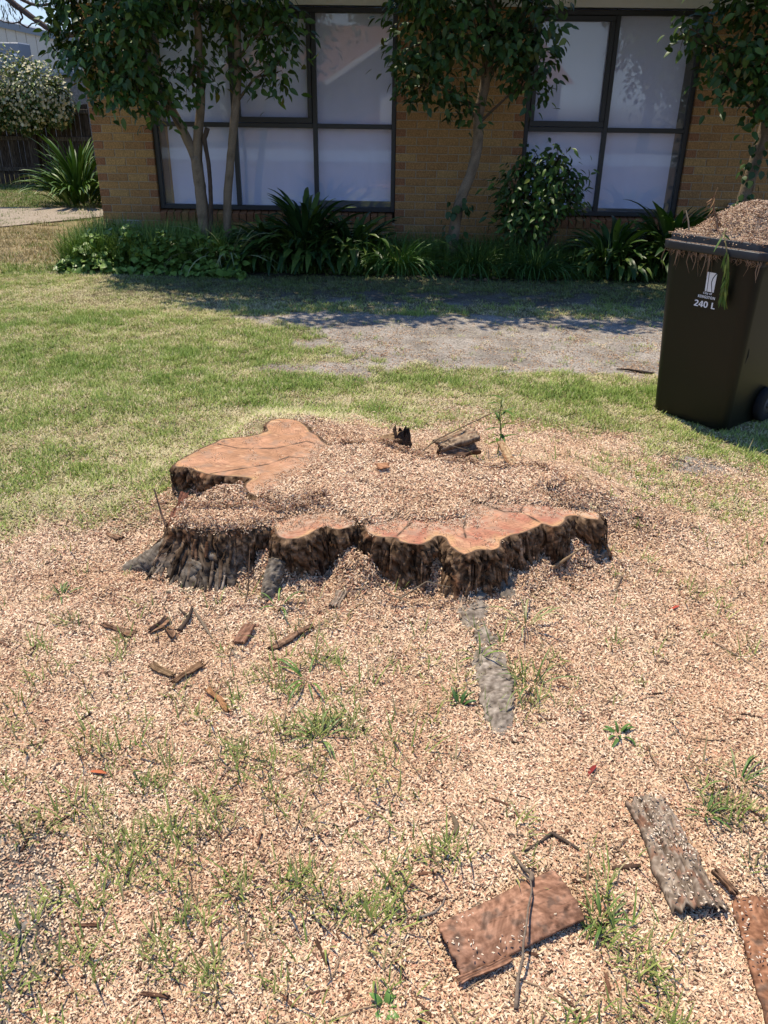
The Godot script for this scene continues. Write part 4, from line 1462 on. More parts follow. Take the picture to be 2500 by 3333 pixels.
func make_bed_plants() -> void:
	var dark := [Color(0.022, 0.05, 0.012), Color(0.036, 0.075, 0.015), Color(0.075, 0.115, 0.02)]
	# clivia like clumps under the windows
	strap_plant("strap_leaf_clump", "tall dark strap leaved clump under the left window's middle", Vector3(-1.2, 0, -9.15), 270, 0.6, 0.07, 0.95, dark, 0.3, 1, "plant", false, 0.42)
	strap_plant("strap_leaf_clump", "spreading dark strap leaved clump before the left window's right pane", Vector3(-0.72, 0, -9.2), 200, 0.55, 0.066, 0.8, dark, 0.45, 2, "plant", false, 0.3)
	strap_plant("strap_leaf_clump", "low dark strap leaved clump at the left stem of the multi stemmed tree", Vector3(-1.62, 0, -9.1), 120, 0.5, 0.06, 0.7, dark, 0.5, 3, "plant", false, 0.22)
	strap_plant("strap_leaf_clump", "dark strap leaved clump under the right window, left of the bin", Vector3(2.1, 0, -9.05), 210, 0.52, 0.072, 0.9, dark, 0.35, 4, "plant", false, 0.28)
	strap_plant("strap_leaf_clump", "dark strap leaved clump half behind the bin's left rim", Vector3(2.72, 0, -9.1), 210, 0.6, 0.075, 0.8, dark, 0.35, 5, "plant", false, 0.36)
	strap_plant("variegated_tuft", "pale striped arching tuft in front of the multi stemmed tree", Vector3(-2.0, 0, -8.85), 80, 0.7, 0.016, 0.3, [Color(0.12, 0.16, 0.06), Color(0.2, 0.22, 0.1)], 0.6, 6, "plant", true)
	strap_plant("ribbon_grass", "fine leaved green grass clump right of the big strap leaved clump", Vector3(-0.18, 0, -8.85), 200, 0.62, 0.014, 0.4, [Color(0.05, 0.11, 0.02), Color(0.065, 0.14, 0.03)], 0.7, 7, "grass clump")
	strap_plant("ribbon_grass", "fine leaved green grass clump at the foot of the curving trunk", Vector3(0.62, 0, -8.85), 180, 0.6, 0.012, 0.4, [Color(0.04, 0.085, 0.02), Color(0.05, 0.11, 0.025)], 0.7, 8, "grass clump")
	strap_plant("ribbon_grass", "fine leaved green grass clump in front of the leafy shrub", Vector3(1.25, 0, -8.75), 180, 0.58, 0.012, 0.45, [Color(0.04, 0.085, 0.02), Color(0.05, 0.11, 0.025)], 0.7, 9, "grass clump")
	# leafy shrub against the right window
	var t := thing("shrub", "bushy dark green shrub standing against the right window's left pane", "shrub")
	for k in 9:
		var a := Vector3(1.3 + rr(-0.1, 0.1), -0.05, -9.3 + rr(-0.08, 0.08))
		var e := Vector3(rr(1.0, 1.68), rr(0.7, 1.15), -9.25 + rr(-0.2, 0.2))
		trunk(t, [a, a.lerp(e, 0.5) + Vector3(rr(-0.05, 0.05), 0.08, 0), e], [0.016, 0.011, 0.005], Color(0.13, 0.11, 0.07), "stem")
	crown(t, [[1.2, 0.55, -9.25, 0.3, 0.34, 0.26], [1.05, 0.8, -9.25, 0.2, 0.24, 0.2], [1.42, 0.85, -9.22, 0.26, 0.28, 0.24], [1.46, 1.12, -9.25, 0.14, 0.17, 0.14], [1.62, 0.78, -9.2, 0.16, 0.22, 0.18], [1.2, 0.98, -9.25, 0.2, 0.16, 0.18]], 6000.0, 0.085, 0.04, 260, [Vector3(1.3, 0.3, -9.3), Vector3(1.2, 0.7, -9.28), Vector3(1.5, 0.8, -9.25)], 0.25)
	# broad leaved weeds and long grass at the left end of the bed
	t = thing("groundcover", "sunlit heart leaved groundcover spilling from the left end of the bed", "ground cover")
	var leaf := leaf_mesh(0.085, 0.085, M.leaf, 0.15, 0.15, 0.9)
	var xf := []
	var cols := []
	for k in 2000:
		var x := rr(-3.75, -1.75)
		var z := rr(-9.35, -8.45) + 0.2 * maxf(0.0, x + 2.6)
		var edge := ss(0.0, 0.35, minf(x + 3.8, minf(z + 9.5, -8.42 - z)))
		var h := (0.09 + 0.34 * edge) * (0.75 + 0.5 * NA.get_noise_2d(x * 3.0, z * 3.0))
		var p := Vector3(x, h * sqrt(rng.randf()), z)
		var up := Vector3(rr(-0.5, 0.5), 1.0, rr(-0.2, 0.8)).normalized()
		xf.append(Transform3D(Basis.looking_at(Vector3(rr(-1, 1), rr(-0.6, 0.1), rr(-0.6, 1)).normalized(), up).scaled_local(Vector3.ONE * rr(0.5, 1.1)), p))
		cols.append(mixc(Color(0.075, 0.14, 0.022), Color(0.17, 0.26, 0.05), rng.randf()))
	multi("foliage", leaf, xf, cols, t)
	t = thing("long_grass", "tall unmown grass growing along the foot of the brick wall", "grass")
	var tuft := blade_tuft(22, 0.07, 0.16, 0.42, 0.007, 0.7, M.grass, 5)
	xf = []
	cols = []
	for k in 2300:
		var x := rr(-3.75, -2.0) if k % 2 == 0 else rr(-2.1, 3.4)
		var z := rr(-9.75, -8.75) if x < -2.1 else rr(-9.8, -8.7)
		xf.append(Transform3D(Basis(Vector3.UP, rr(0, TAU)).scaled_local(Vector3.ONE * rr(0.5, 1.15) * (1.25 if x < -2.1 else 1.05)), Vector3(x, 0, z)))
		cols.append(mixc(Color(0.06, 0.12, 0.02), Color(0.22, 0.32, 0.07), rng.randf() * (1.0 if x < -2.2 else 0.4)))
	multi("blades", tuft, xf, cols, t)
	# small creeping weeds along the front of the bed
	t = thing("low_weeds", "low creeping weeds and leaf litter along the front edge of the bed", "weeds")
	xf = []
	cols = []
	var small := leaf_mesh(0.04, 0.03, M.leaf, 0.1, 0.1, 0.9)
	for k in 2600:
		var x := rr(-1.9, 3.6)
		var z := rr(-9.6, -8.5)
		xf.append(Transform3D(Basis.looking_at(Vector3(rr(-1, 1), rr(-0.5, 0.4), rr(-1, 1)).normalized(), Vector3(rr(-0.5, 0.5), 1.0, rr(-0.5, 0.5)).normalized()).scaled_local(Vector3.ONE * rr(0.6, 1.6)), Vector3(x, rr(0.0, 0.10) * ss(-8.5, -8.8, z), z)))
		cols.append(mixc(Color(0.05, 0.10, 0.02), Color(0.16, 0.11, 0.06), 1.0 if rng.randf() < 0.18 else rng.randf() * 0.3))
	multi("foliage", small, xf, cols, t)


# ---------------------------------------------------------------- the bin
func rounded(hw: float, hd: float, r: float, y: float, n := 9) -> PackedVector3Array:
	var out := PackedVector3Array()
	for q in 4:
		var cx := hw - r if q == 0 or q == 3 else -hw + r
		var cz := hd - r if q < 2 else -hd + r
		for k in n:
			var a := (q * PI / 2.0) + PI / 2.0 * k / (n - 1)
			out.append(Vector3(cx + cos(a) * r, y, cz + sin(a) * r))
	return out


func loft(mb: MB, rings: Array) -> void:
	# rings run counter clockwise seen from below, upwards
	var base := mb.v.size()
	var n: int = rings[0].size()
	for r: PackedVector3Array in rings:
		for p in r:
			mb.add(p)
	for j in rings.size() - 1:
		for k in n:
			var k2 := (k + 1) % n
			mb.quad(base + j * n + k, base + (j + 1) * n + k, base + (j + 1) * n + k2, base + j * n + k2)


func shifted(r: PackedVector3Array, dz: float) -> PackedVector3Array:
	var o := PackedVector3Array()
	for p in r:
		o.append(p + Vector3(0, 0, dz))
	return o


func make_bin() -> void:
	# local axes: +z is the front face (towards the viewer's left), +x towards the wheel side
	var t := thing("wheelie_bin", "dark olive wheelie bin heaped with wood chips at the right of the lawn", "bin", Vector3(1.575, 0.0, -4.437))
	t.basis = Basis(Vector3(0.6607, 0, 0.7507), Vector3.UP, Vector3(-0.7507, 0, 0.6607))
	var body := MB.new()
	var rings := []
	for k in 13:
		var f := k / 12.0
		var y := 0.012 + 0.94 * f
		var hw := lerpf(0.232, 0.272, f)
		var zf := lerpf(0.0, 0.078, f)
		var zb := lerpf(-0.42, -0.555, pow(f, 0.7))
		rings.append(shifted(rounded(hw, (zf - zb) * 0.5, lerpf(0.05, 0.075, f), y), (zf + zb) * 0.5))
	var low := rounded(0.222, 0.2, 0.05, 0.002)
	loft(body, [shifted(rounded(0.05, 0.05, 0.03, 0.002), -0.21), shifted(low, -0.21)] + rings)
	obj("body", body, M.bin, t)
	# rim: two stepped flanges
	var rim := MB.new()
	var c := -0.23
	loft(rim, [shifted(rounded(0.272, 0.309, 0.07, 0.935), c), shifted(rounded(0.293, 0.331, 0.05, 0.937), c), shifted(rounded(0.297, 0.335, 0.05, 0.942), c), shifted(rounded(0.297, 0.335, 0.05, 0.974), c), shifted(rounded(0.293, 0.331, 0.05, 0.979), c),
		shifted(rounded(0.279, 0.317, 0.05, 0.979), c), shifted(rounded(0.277, 0.315, 0.05, 0.982), c), shifted(rounded(0.277, 0.315, 0.05, 1.012), c), shifted(rounded(0.273, 0.311, 0.05, 1.016), c), shifted(rounded(0.252, 0.29, 0.05, 1.016), c), shifted(rounded(0.25, 0.288, 0.05, 0.9), c)])
	obj("rim", rim, M.bin_rim, t).position.x = 0.02
	# handle and axle at the back, wheels with pale rings
	var hb := MB.new()
	hb.tube([Vector3(-0.24, 0.985, -0.6), Vector3(0.24, 0.985, -0.6)], [0.016, 0.016], 12)
	for s in [-0.2, 0.2]:
		hb.box(Vector3(0.03, 0.05, 0.09), Vector3(s, 0.975, -0.58), 0.005)
	obj("handle", hb, M.bin_rim, t)
	var ax := MB.new()
	ax.tube([Vector3(-0.27, 0.1, -0.36), Vector3(0.27, 0.1, -0.36)], [0.011, 0.011], 10)
	obj("axle", ax, M.hub, t)
	for s in [-1.0, 1.0]:
		var wm := MB.new()
		var prof := [[0.0, 0.055], [0.0, 0.088], [0.008, 0.097], [0.016, 0.1], [0.034, 0.1], [0.042, 0.097], [0.05, 0.088], [0.05, 0.058], [0.044, 0.055]]
		var n := 36
		for k in n:
			for q in prof:
				var a := TAU * k / n
				wm.add(Vector3(s * (0.235 + q[0]), 0.1 + cos(a) * q[1], -0.36 + sin(a) * q[1]))
		for k in n:
			for q in prof.size() - 1:
				var a := k * prof.size() + q
				var b := ((k + 1) % n) * prof.size() + q
				if s > 0.0:
					wm.quad(a, a + 1, b + 1, b)
				else:
					wm.quad(b, b + 1, a + 1, a)
		var wh := obj("wheel", wm, M.rubber, t)
		var hm := MB.new()
		hm.tube([Vector3(s * 0.24, 0.1, -0.36), Vector3(s * 0.279, 0.1, -0.36)], [0.055, 0.055], 28)
		hm.tube([Vector3(s * 0.275, 0.1, -0.36), Vector3(s * 0.292, 0.1, -0.36)], [0.02, 0.016], 16)
		obj("hub", hm, M.hub, wh)
	# print on the front face, a little proud of it
	var face := Node3D.new()
	face.name = "print"
	t.add_child(face, true)
	face.transform = Transform3D(Basis(Vector3.RIGHT, 0.0827), Vector3(0.0, 0.0, 0.0022))
	var dz := 0.0
	for q in [
		[Vector2(0.001, 0.745), Vector2(0.011, 0.745), Vector2(0.011, 0.845), Vector2(0.001, 0.845)],
		[Vector2(0.0145, 0.745), Vector2(0.0405, 0.745), Vector2(0.0355, 0.765), Vector2(0.031, 0.785), Vector2(0.0305, 0.797), Vector2(0.034, 0.815), Vector2(0.043, 0.832), Vector2(0.0525, 0.845), Vector2(0.0145, 0.845)],
		[Vector2(0.0445, 0.745), Vector2(0.052, 0.745), Vector2(0.057, 0.842), Vector2(0.047, 0.83), Vector2(0.0385, 0.813), Vector2(0.0348, 0.797), Vector2(0.0353, 0.786), Vector2(0.0395, 0.766)],
	]:
		var poly := PackedVector2Array(q)
		var pm := MB.new()
		for p in poly:
			pm.add(Vector3(p.x, p.y, face_z(p.y)))
		var idx := Geometry2D.triangulate_polygon(poly)
		for k in range(0, idx.size(), 3):
			var a := poly[idx[k]]
			if (poly[idx[k + 1]] - a).cross(poly[idx[k + 2]] - a) > 0.0:
				pm.tri(idx[k], idx[k + 1], idx[k + 2])
			else:
				pm.tri(idx[k], idx[k + 2], idx[k + 1])
		var o := obj("emblem", pm, M.print, face)
		o.position.z = 0.0
	for w in [["City of", 0.019, 0.727, 0.0145, true, 0.051], ["KINGSTON", 0.0155, 0.708, 0.0145, false, 0.098], ["240 L", 0.0105, 0.66, 0.033, false, 0.122]]:
		var tm := TextMesh.new()
		tm.text = w[0]
		var f := SystemFont.new()
		f.font_names = PackedStringArray(["Droid Sans"])
		f.font_weight = 700
		f.font_italic = w[4]
		tm.font = f
		tm.font_size = 64
		tm.pixel_size = 0.001
		tm.depth = 0.03
		tm.material = M.print
		var o := put("lettering", tm, face)
		var bb := tm.get_aabb()
		var s: float = w[5] / bb.size.x
		o.scale = Vector3(s, w[3] / bb.size.y, 0.02)
		o.position = Vector3(w[1], w[2] + w[3] * 0.5, face_z(w[2] + w[3] * 0.5) - 0.0002) - Vector3(bb.get_center().x * s, bb.get_center().y * w[3] / bb.size.y, 0)
	face.transform = Transform3D(Basis.IDENTITY, Vector3(0.0, 0.0, 0.0016))
	# the split down the near corner
	var cr := MB.new()
	cr.tube([Vector3(0.252, 0.47, -0.05), Vector3(0.251, 0.43, -0.055), Vector3(0.244, 0.38, -0.045), Vector3(0.242, 0.33, -0.05), Vector3(0.238, 0.27, -0.04)], [0.001, 0.003, 0.0035, 0.003, 0.001], 6)
	obj("crack", cr, M.rubber, t)

	# the load of chips, its own thing in the bin
	var heap := thing("wood_chip_heap", "mound of pale wood chips piled above the bin's rim", "wood chips", t.position)
	heap.basis = t.basis
	var hm := MB.new()
	var nx := 30
	var nz := 40
	for j in nz + 1:
		for i in nx + 1:
			var u := lerpf(-1.0, 1.0, float(i) / nx)
			var v := lerpf(-1.0, 1.0, float(j) / nz)
			hm.add(Vector3(u * 0.262 + 0.02, heap_y(u, v), c + v * 0.30), mixc(Color(0.45, 0.34, 0.23), Color(0.28, 0.2, 0.14), 0.5 + NB.get_noise_2d(u * 9.0, v * 9.0)))
	for j in nz:
		for i in nx:
			var a := j * (nx + 1) + i
			hm.quad(a, a + nx + 1, a + nx + 2, a + 1)
	obj("packed_core", hm, M.chips, heap)
	var xf := []
	var cols := []
	for k in 1700:
		var u := rr(-1.0, 1.0)
		var v := rr(-1.0, 1.0)
		xf.append(Transform3D(Basis(Vector3.UP, rr(0, TAU)) * Basis(Vector3.RIGHT, rr(-0.5, 0.5)), Vector3(u * 0.262 + 0.02, heap_y(u, v) + 0.004, c + v * 0.30)))
		cols.append(mixc(Color(1.05, 1.0, 0.95), Color(0.92, 0.84, 0.78), rng.randf()))
	for k in 420:
		# dusted along both steps of the rim
		var front := rng.randf() < 0.6
		var u := rr(-0.26, 0.3)
		var v := rr(-0.53, 0.08)
		var up := rng.randf() < 0.5
		var off := 0.323 if up else 0.304
		var p := Vector3(u, 0.98 if up else 1.017, c + off) if front else Vector3(0.307 if up else 0.285, 0.98 if up else 1.017, v)
		xf.append(Transform3D(Basis(Vector3.UP, rr(0, TAU)).scaled_local(Vector3(0.3, 0.35, 0.3)), p))
		cols.append(mixc(Color(1.05, 0.95, 0.88), Color(0.8, 0.68, 0.6), rng.randf()))
	multi("chips", chip_clump(14, 0.03, 77), xf, cols, heap)
	# trash hung up along the rim
	var hang := thing("root_debris", "stringy roots and sawdust hanging below the bin's rim", "debris", t.position)
	hang.basis = t.basis
	var dm := MB.new()
	for k in 190:
		var u := rr(-0.26, 0.3) if k % 2 else -0.2 + 0.11 * float(rng.randi() % 5) + rr(-0.03, 0.03)
		var p := Vector3(u, 0.937, 0.086 + rr(0.0, 0.012))
		if k % 3 == 0:
			p = Vector3(0.282 + rr(0, 0.01), 0.937, rr(-0.5, 0.05))
		var l := rr(0.008, 0.04) if k % 7 else rr(0.05, 0.12)
		dm.tube([p, p + Vector3(rr(-0.012, 0.012), -l * 0.5, rr(-0.004, 0.008)), p + Vector3(rr(-0.02, 0.02), -l, rr(-0.006, 0.006))], [rr(0.001, 0.0035), rr(0.0008, 0.003), 0.0006], 5, mixc(Color(0.33, 0.22, 0.14), Color(0.12, 0.08, 0.05), rng.randf()))
	obj("strands", dm, M.chips, hang)
	# green sprig slung over the front edge
	var sp := thing("leafy_sprig", "drooping sprig of narrow green leaves slung over the bin's front rim", "sprig", t.position)
	sp.basis = t.basis
	var st := MB.new()
	var path := [Vector3(0.03, 1.06, 0.02), Vector3(0.055, 1.045, 0.08), Vector3(0.1, 0.99, 0.115), Vector3(0.122, 0.93, 0.112), Vector3(0.132, 0.86, 0.095), Vector3(0.127, 0.79, 0.085), Vector3(0.115, 0.74, 0.08)]
	st.tube(path, [0.003, 0.003, 0.003, 0.0028, 0.0025, 0.002, 0.001], 7, Color(0.15, 0.14, 0.06))
	obj("stem", st, M.chips, sp)
	var kinds := [leaf_mesh(0.085, 0.011, M.leaf1, 0.3, 0.1), leaf_mesh(0.075, 0.01, M.leaf3, 0.3, 0.1)]
	for k in 40:
		var f := rr(0.8, 5.8) if k < 8 else rr(3.0, 5.9)
		var i := mini(int(f), 5)
		var p: Vector3 = path[i].lerp(path[i + 1], f - i)
		var o := put("leaf", kinds[rng.randi() % 2], sp)
		o.transform = Transform3D(Basis.looking_at(Vector3(rr(-0.4, 0.4), -1.0 if f > 2.0 else -0.2, rr(0.0, 0.35)).normalized(), Vector3(rr(-0.4, 0.4), 0.3, 1).normalized()).scaled_local(Vector3.ONE * rr(0.7, 1.15)), p + Vector3(rr(-0.01, 0.01), 0, rr(0.0, 0.012)))
	# brown withered shoot standing in the load
	var dr := thing("withered_shoot", "dry brown shoot with shrivelled leaves standing in the bin", "dead plant", t.position)
	dr.basis = t.basis
	st = MB.new()
	var dp := [Vector3(0.02, 1.03, -0.02), Vector3(-0.03, 1.09, 0.0), Vector3(-0.06, 1.14, 0.01), Vector3(-0.075, 1.2, 0.01), Vector3(-0.07, 1.25, 0.0)]
	st.tube(dp, [0.003, 0.0026, 0.0022, 0.002, 0.001], 6, Color(0.26, 0.16, 0.08))
	st.tube([Vector3(-0.075, 1.2, 0.01), Vector3(-0.1, 1.17, 0.015), Vector3(-0.105, 1.13, 0.015)], [0.002, 0.0015, 0.001], 5, Color(0.26, 0.16, 0.08))
	st.tube([Vector3(-0.2, 1.02, -0.02), Vector3(-0.215, 1.07, -0.02), Vector3(-0.24, 1.12, -0.02)], [0.0045, 0.004, 0.003], 6, Color(0.34, 0.27, 0.17))
	st.tube([Vector3(-0.2, 1.022, 0.0), Vector3(-0.1, 1.028, 0.03), Vector3(0.0, 1.03, 0.045)], [0.003, 0.003, 0.002], 6, Color(0.3, 0.2, 0.12))
	obj("stem", st, M.chips, dr)
	m_dry()
	var dl := leaf_mesh(0.075, 0.014, M.dry_leaf, 0.6, 0.35)
	for k in 13:
		var f := rr(0.5, 3.6)
		var i := mini(int(f), 3)
		var o := put("leaf", dl, dr)
		o.transform = Transform3D(Basis.looking_at(Vector3(rr(-0.5, 0.5), -1, rr(-0.3, 0.3)).normalized(), Vector3(rr(-1, 1), 0.2, rr(-1, 1)).normalized()).scaled_local(Vector3.ONE * rr(0.6, 1.1)), dp[i].lerp(dp[i + 1], f - i))


func m_dry() -> void:
	if not M.has("dry_leaf"):
		var m := mat("dry_leaf", Color(0.30, 0.17, 0.09), 0.8, 0.3)
		m.backlight_enabled = true
		m.backlight = Color(0.2, 0.12, 0.05)


func face_z(y: float) -> float:
	return 0.078 * (y - 0.012) / 0.94


func heap_y(u: float, v: float) -> float:
	var r := sqrt(pow(absf(u), 2.6) + pow(absf(v), 2.6))
	var dome := 0.165 * ss(1.02, 0.12, r - 0.12 * NA.get_noise_2d(u * 1.5 + 4.0, v * 1.5)) * (0.55 + 0.45 * ss(1.0, -0.35, v + 0.15 - u * 0.25))
	return 1.005 + dome + 0.022 * NB.get_noise_2d(u * 4.0, v * 5.0)


# ---------------------------------------------------------------- bark, boards and sticks
func slab(l: float, w0: float, w1: float, thick: float, ridges: float, ridge_h: float, curl: float, cols: Array, sd: float, ragged := 0.012) -> MB:
	# a split piece along x: grooved top, torn ends and edges
	var mb := MB.new()
	var nx := 84 if l > 0.25 else 36
	var nz := 52 if l > 0.25 else 22
	for side in 2:
		for i in nx + 1:
			var f := float(i) / nx
			for j in nz + 1:
				var g := float(j) / nz
				var w := lerpf(w0, w1, f)
				var z := (g - 0.5) * w + ragged * NB.get_noise_2d(f * 1.6 * l / 0.2 + sd, 3.0 if g > 0.5 else 13.0) * absf(g - 0.5) * 2.0
				var x := (f - 0.5) * l + ragged * 1.4 * NB.get_noise_2d(g * 6.0 + sd, 40.0 if f > 0.5 else 60.0) * absf(f - 0.5) * 2.0
				var n := NB.get_noise_3d(f * 0.28 * l / 0.2, g * ridges, sd)
				var groove := maxf(ss(-0.05, -0.4, n) * 0.6, 1.0 - ss(0.0, 0.035, absf(n + 0.12 * NR.get_noise_2d(f * 5.0 * l / 0.2, g * 9.0))))
				var y := curl * (pow((g - 0.5) * 2.0, 2.0))
				if side == 0:
					y += thick * 0.26 + ridge_h * (n - 0.6 * groove) + 0.4 * ridge_h * NR.get_noise_2d(f * 2.2 * l / 0.2 + sd, g * 30.0)
				else:
					y += -thick * 0.26
				var round_off := maxf(absf(f - 0.5), absf(g - 0.5)) > 0.499
				if round_off:
					y = lerpf(y, curl * (pow((g - 0.5) * 2.0, 2.0)), 0.45)
				var n2 := NA.get_noise_2d(f * 4.0 * l / 0.2 + sd * 3.0, g * 3.0)
				var col: Color = mixc(cols[0], cols[1], 0.5 + 0.5 * n + 0.5 * n2 + 0.5 * NR.get_noise_2d(f * 3.5 * l / 0.2 + sd, g * 26.0))
				col = mixc(col, cols[2], clampf(groove * 1.15, 0.0, 1.0))
				col = mixc(col, cols[3], ss(0.12, 0.5, n2))
				if side == 1 or round_off:
					col = mixc(cols[2], cols[0], 0.4)
				mb.add(Vector3(x, y, z), col, Vector2(f * l * 4.0, g * w * 4.0))
	var off := (nx + 1) * (nz + 1)
	for i in nx:
		for j in nz:
			var a := i * (nz + 1) + j
			mb.quad(a, a + 1, a + nz + 2, a + nz + 1)
			mb.quad(off + a, off + a + nz + 1, off + a + nz + 2, off + a + 1)
	for i in nx:
		for j in [0, nz]:
			var a: int = i * (nz + 1) + j
			var b := a + nz + 1
			if j == 0:
				mb.quad(a, b, off + b, off + a)
			else:
				mb.quad(b, a, off + a, off + b)
	for j in nz:
		for i in [0, nx]:
			var a: int = i * (nz + 1) + j
			var b := a + 1
			if i == 0:
				mb.quad(b, a, off + a, off + b)
			else:
				mb.quad(a, b, off + b, off + a)
	return mb


func lay(o: Node3D, a: Vector3, b: Vector3, roll := 0.0) -> void:
	var x := (b - a).normalized()
	var z := x.cross(Vector3.UP).normalized()
	var y := z.cross(x)
	o.transform = Transform3D(Basis(x, y, z) * Basis(Vector3.RIGHT, roll), (a + b) * 0.5)


func piece(called: String, label: String, category: String, a: Vector3, b: Vector3, w0: float, w1: float, thick: float, ridges: float, ridge_h: float, curl: float, cols: Array, roll := 0.0, group := "", ragged := 0.012) -> MeshInstance3D:
	var l := a.distance_to(b)
	var o := obj(called, slab(l, w0, w1, thick, ridges, ridge_h, curl, cols, a.x * 17.0 + a.z * 5.0, ragged), M.old_wood)
	lay(o, a, b, roll)
	tag(o, label, category, group)
	return o


func gy(x: float, z: float, up := 0.0) -> Vector3:
	return Vector3(x, ground(x, z) + up, z)


func stick(called: String, label: String, pts: Array, radii: Array, col: Color, forks := [], on_ground := true, up := 0.008, category := "stick") -> Node3D:
	var t := thing(called, label, category)
	var main := []
	for p: Vector3 in pts:
		main.append(gy(p.x, p.z, up + p.y) if on_ground else p)
	trunk(t, main, radii, col, "stem")
	for f in forks:
		var fp := []
		for p: Vector3 in f:
			fp.append(gy(p.x, p.z, up + p.y) if on_ground else p)
		var r := []
		for k in fp.size():
			r.append(radii[-1] * (1.0 - 0.6 * k / fp.size()) + 0.0006)
		trunk(t, fp, r, col, "fork")
	return t


func weed(label: String, x: float, z: float, n: int, l: float, w: float, cols: Array, called := "grass_tuft", category := "grass tuft", flop := 0.5) -> void:
	var p := gy(x, z, -0.004)
	strap_plant(called, label, p, n, l, w, l * 0.45, cols, flop, 3, category)


func make_debris() -> void:
	var red := [Color(0.37, 0.19, 0.115), Color(0.47, 0.265, 0.17), Color(0.2, 0.11, 0.07), Color(0.24, 0.15, 0.105)]
	var grey := [Color(0.30, 0.24, 0.18), Color(0.45, 0.37, 0.285), Color(0.07, 0.045, 0.03), Color(0.33, 0.19, 0.125)]
	var brown := [Color(0.26, 0.16, 0.10), Color(0.38, 0.24, 0.15), Color(0.09, 0.055, 0.037), Color(0.37, 0.2, 0.11)]
	# the big pieces in the foreground
	var t := thing("bark_board", "large flat reddish slab of bark lying at the lower middle with a twig across it", "bark slab", Vector3(0.248, 0.034, -1.166))
	var a := Vector3(0.11, 0.03, -1.096)
	var b := Vector3(0.382, 0.044, -1.238)
	var o := obj("board", slab(a.distance_to(b), 0.118, 0.128, 0.012, 1.3, 0.0018, -0.012, red, 4.0, 0.004), M.old_wood, t)
	lay(o, a - t.position, b - t.position, 0.14)
	a = Vector3(0.13, 0.016, -1.037)
	b = Vector3(0.238, 0.022, -1.088)
	o = obj("splinter", slab(a.distance_to(b), 0.018, 0.012, 0.008, 2.0, 0.002, 0.0, red, 9.0, 0.006), M.old_wood, t)
	lay(o, a - t.position, b - t.position, 0.1)
	piece("bark_slab", "long grey ridged bark slab strewn with chips at lower right", "bark slab", Vector3(0.632, 0.022, -1.545), Vector3(0.672, 0.034, -1.222), 0.10, 0.135, 0.018, 4.6, 0.012, -0.02, grey, 0.0, "", 0.012)
	piece("bark_board", "smooth red brown board at the lower right picture edge dusted with chips", "board", Vector3(0.80, 0.02, -1.26), Vector3(0.83, 0.026, -0.96), 0.10, 0.22, 0.014, 1.4, 0.0016, -0.01, [Color(0.33, 0.16, 0.09), Color(0.40, 0.20, 0.11), Color(0.13, 0.075, 0.05), Color(0.20, 0.125, 0.085)], 0.06, "", 0.006)
	piece("bark_block", "small dark bark block beside the grey ridged slab's lower end", "bark piece", Vector3(0.735, 0.02, -1.322), Vector3(0.762, 0.02, -1.273), 0.022, 0.026, 0.02, 2.0, 0.004, 0.0, brown)
	piece("wood_block", "small red wood block with square ends left of the long surface root", "wood piece", Vector3(-0.526, 0.03, -2.238), Vector3(-0.545, 0.02, -2.146), 0.042, 0.046, 0.022, 2.0, 0.003, 0.0, red, 0.1, "", 0.004)
	piece("bark_strip", "narrow red bark strip just right of the small red wood block", "bark piece", Vector3(-0.44, 0.018, -2.12), Vector3(-0.322, 0.024, -2.25), 0.026, 0.02, 0.016, 2.0, 0.004, 0.0, brown)
	piece("bark_strip", "shaggy dark bark strip on the chips at far left of the stump", "bark piece", Vector3(-1.26, 0.015, -2.88), Vector3(-1.17, 0.02, -2.82), 0.03, 0.04, 0.02, 3.0, 0.008, 0.0, brown)
	piece("bark_strip", "shaggy red brown bark strip at the tip of the left root", "bark piece", Vector3(-1.15, 0.012, -2.80), Vector3(-1.04, 0.015, -2.775), 0.035, 0.03, 0.016, 3.0, 0.008, 0.0, [Color(0.25, 0.12, 0.07), Color(0.33, 0.18, 0.1), Color(0.08, 0.04, 0.03), Color(0.3, 0.15, 0.08)])
	piece("bark_strip", "flat dark bark strip on the chips below the left root", "bark piece", Vector3(-1.03, 0.014, -2.232), Vector3(-0.905, 0.014, -2.182), 0.024, 0.03, 0.012, 3.0, 0.005, 0.0, brown)
	piece("bark_curl", "curled dark bark piece standing on edge left of the forked sticks", "bark piece", Vector3(-0.856, 0.012, -2.2), Vector3(-0.815, 0.02, -2.265), 0.022, 0.024, 0.014, 2.0, 0.005, 0.01, brown, 0.5)
	piece("bark_curl", "small dark curled bark bit right beside the standing curled piece", "bark piece", Vector3(-0.81, 0.012, -2.22), Vector3(-0.775, 0.012, -2.175), 0.024, 0.018, 0.018, 2.0, 0.005, 0.01, brown, -0.4)
	piece("bark_flake", "tan split flake on the chips at middle left", "wood piece", Vector3(-0.80, 0.012, -2.03), Vector3(-0.72, 0.012, -1.975), 0.026, 0.02, 0.012, 3.0, 0.004, 0.0, [Color(0.30, 0.2, 0.11), Color(0.4, 0.27, 0.15), Color(0.12, 0.075, 0.04), Color(0.25, 0.15, 0.08)])
	piece("bark_flake", "brown split flake angled up to the right at middle left", "wood piece", Vector3(-0.71, 0.012, -1.95), Vector3(-0.645, 0.014, -2.04), 0.018, 0.026, 0.012, 3.0, 0.004, 0.0, [Color(0.24, 0.14, 0.08), Color(0.33, 0.2, 0.11), Color(0.1, 0.06, 0.035), Color(0.25, 0.15, 0.08)])
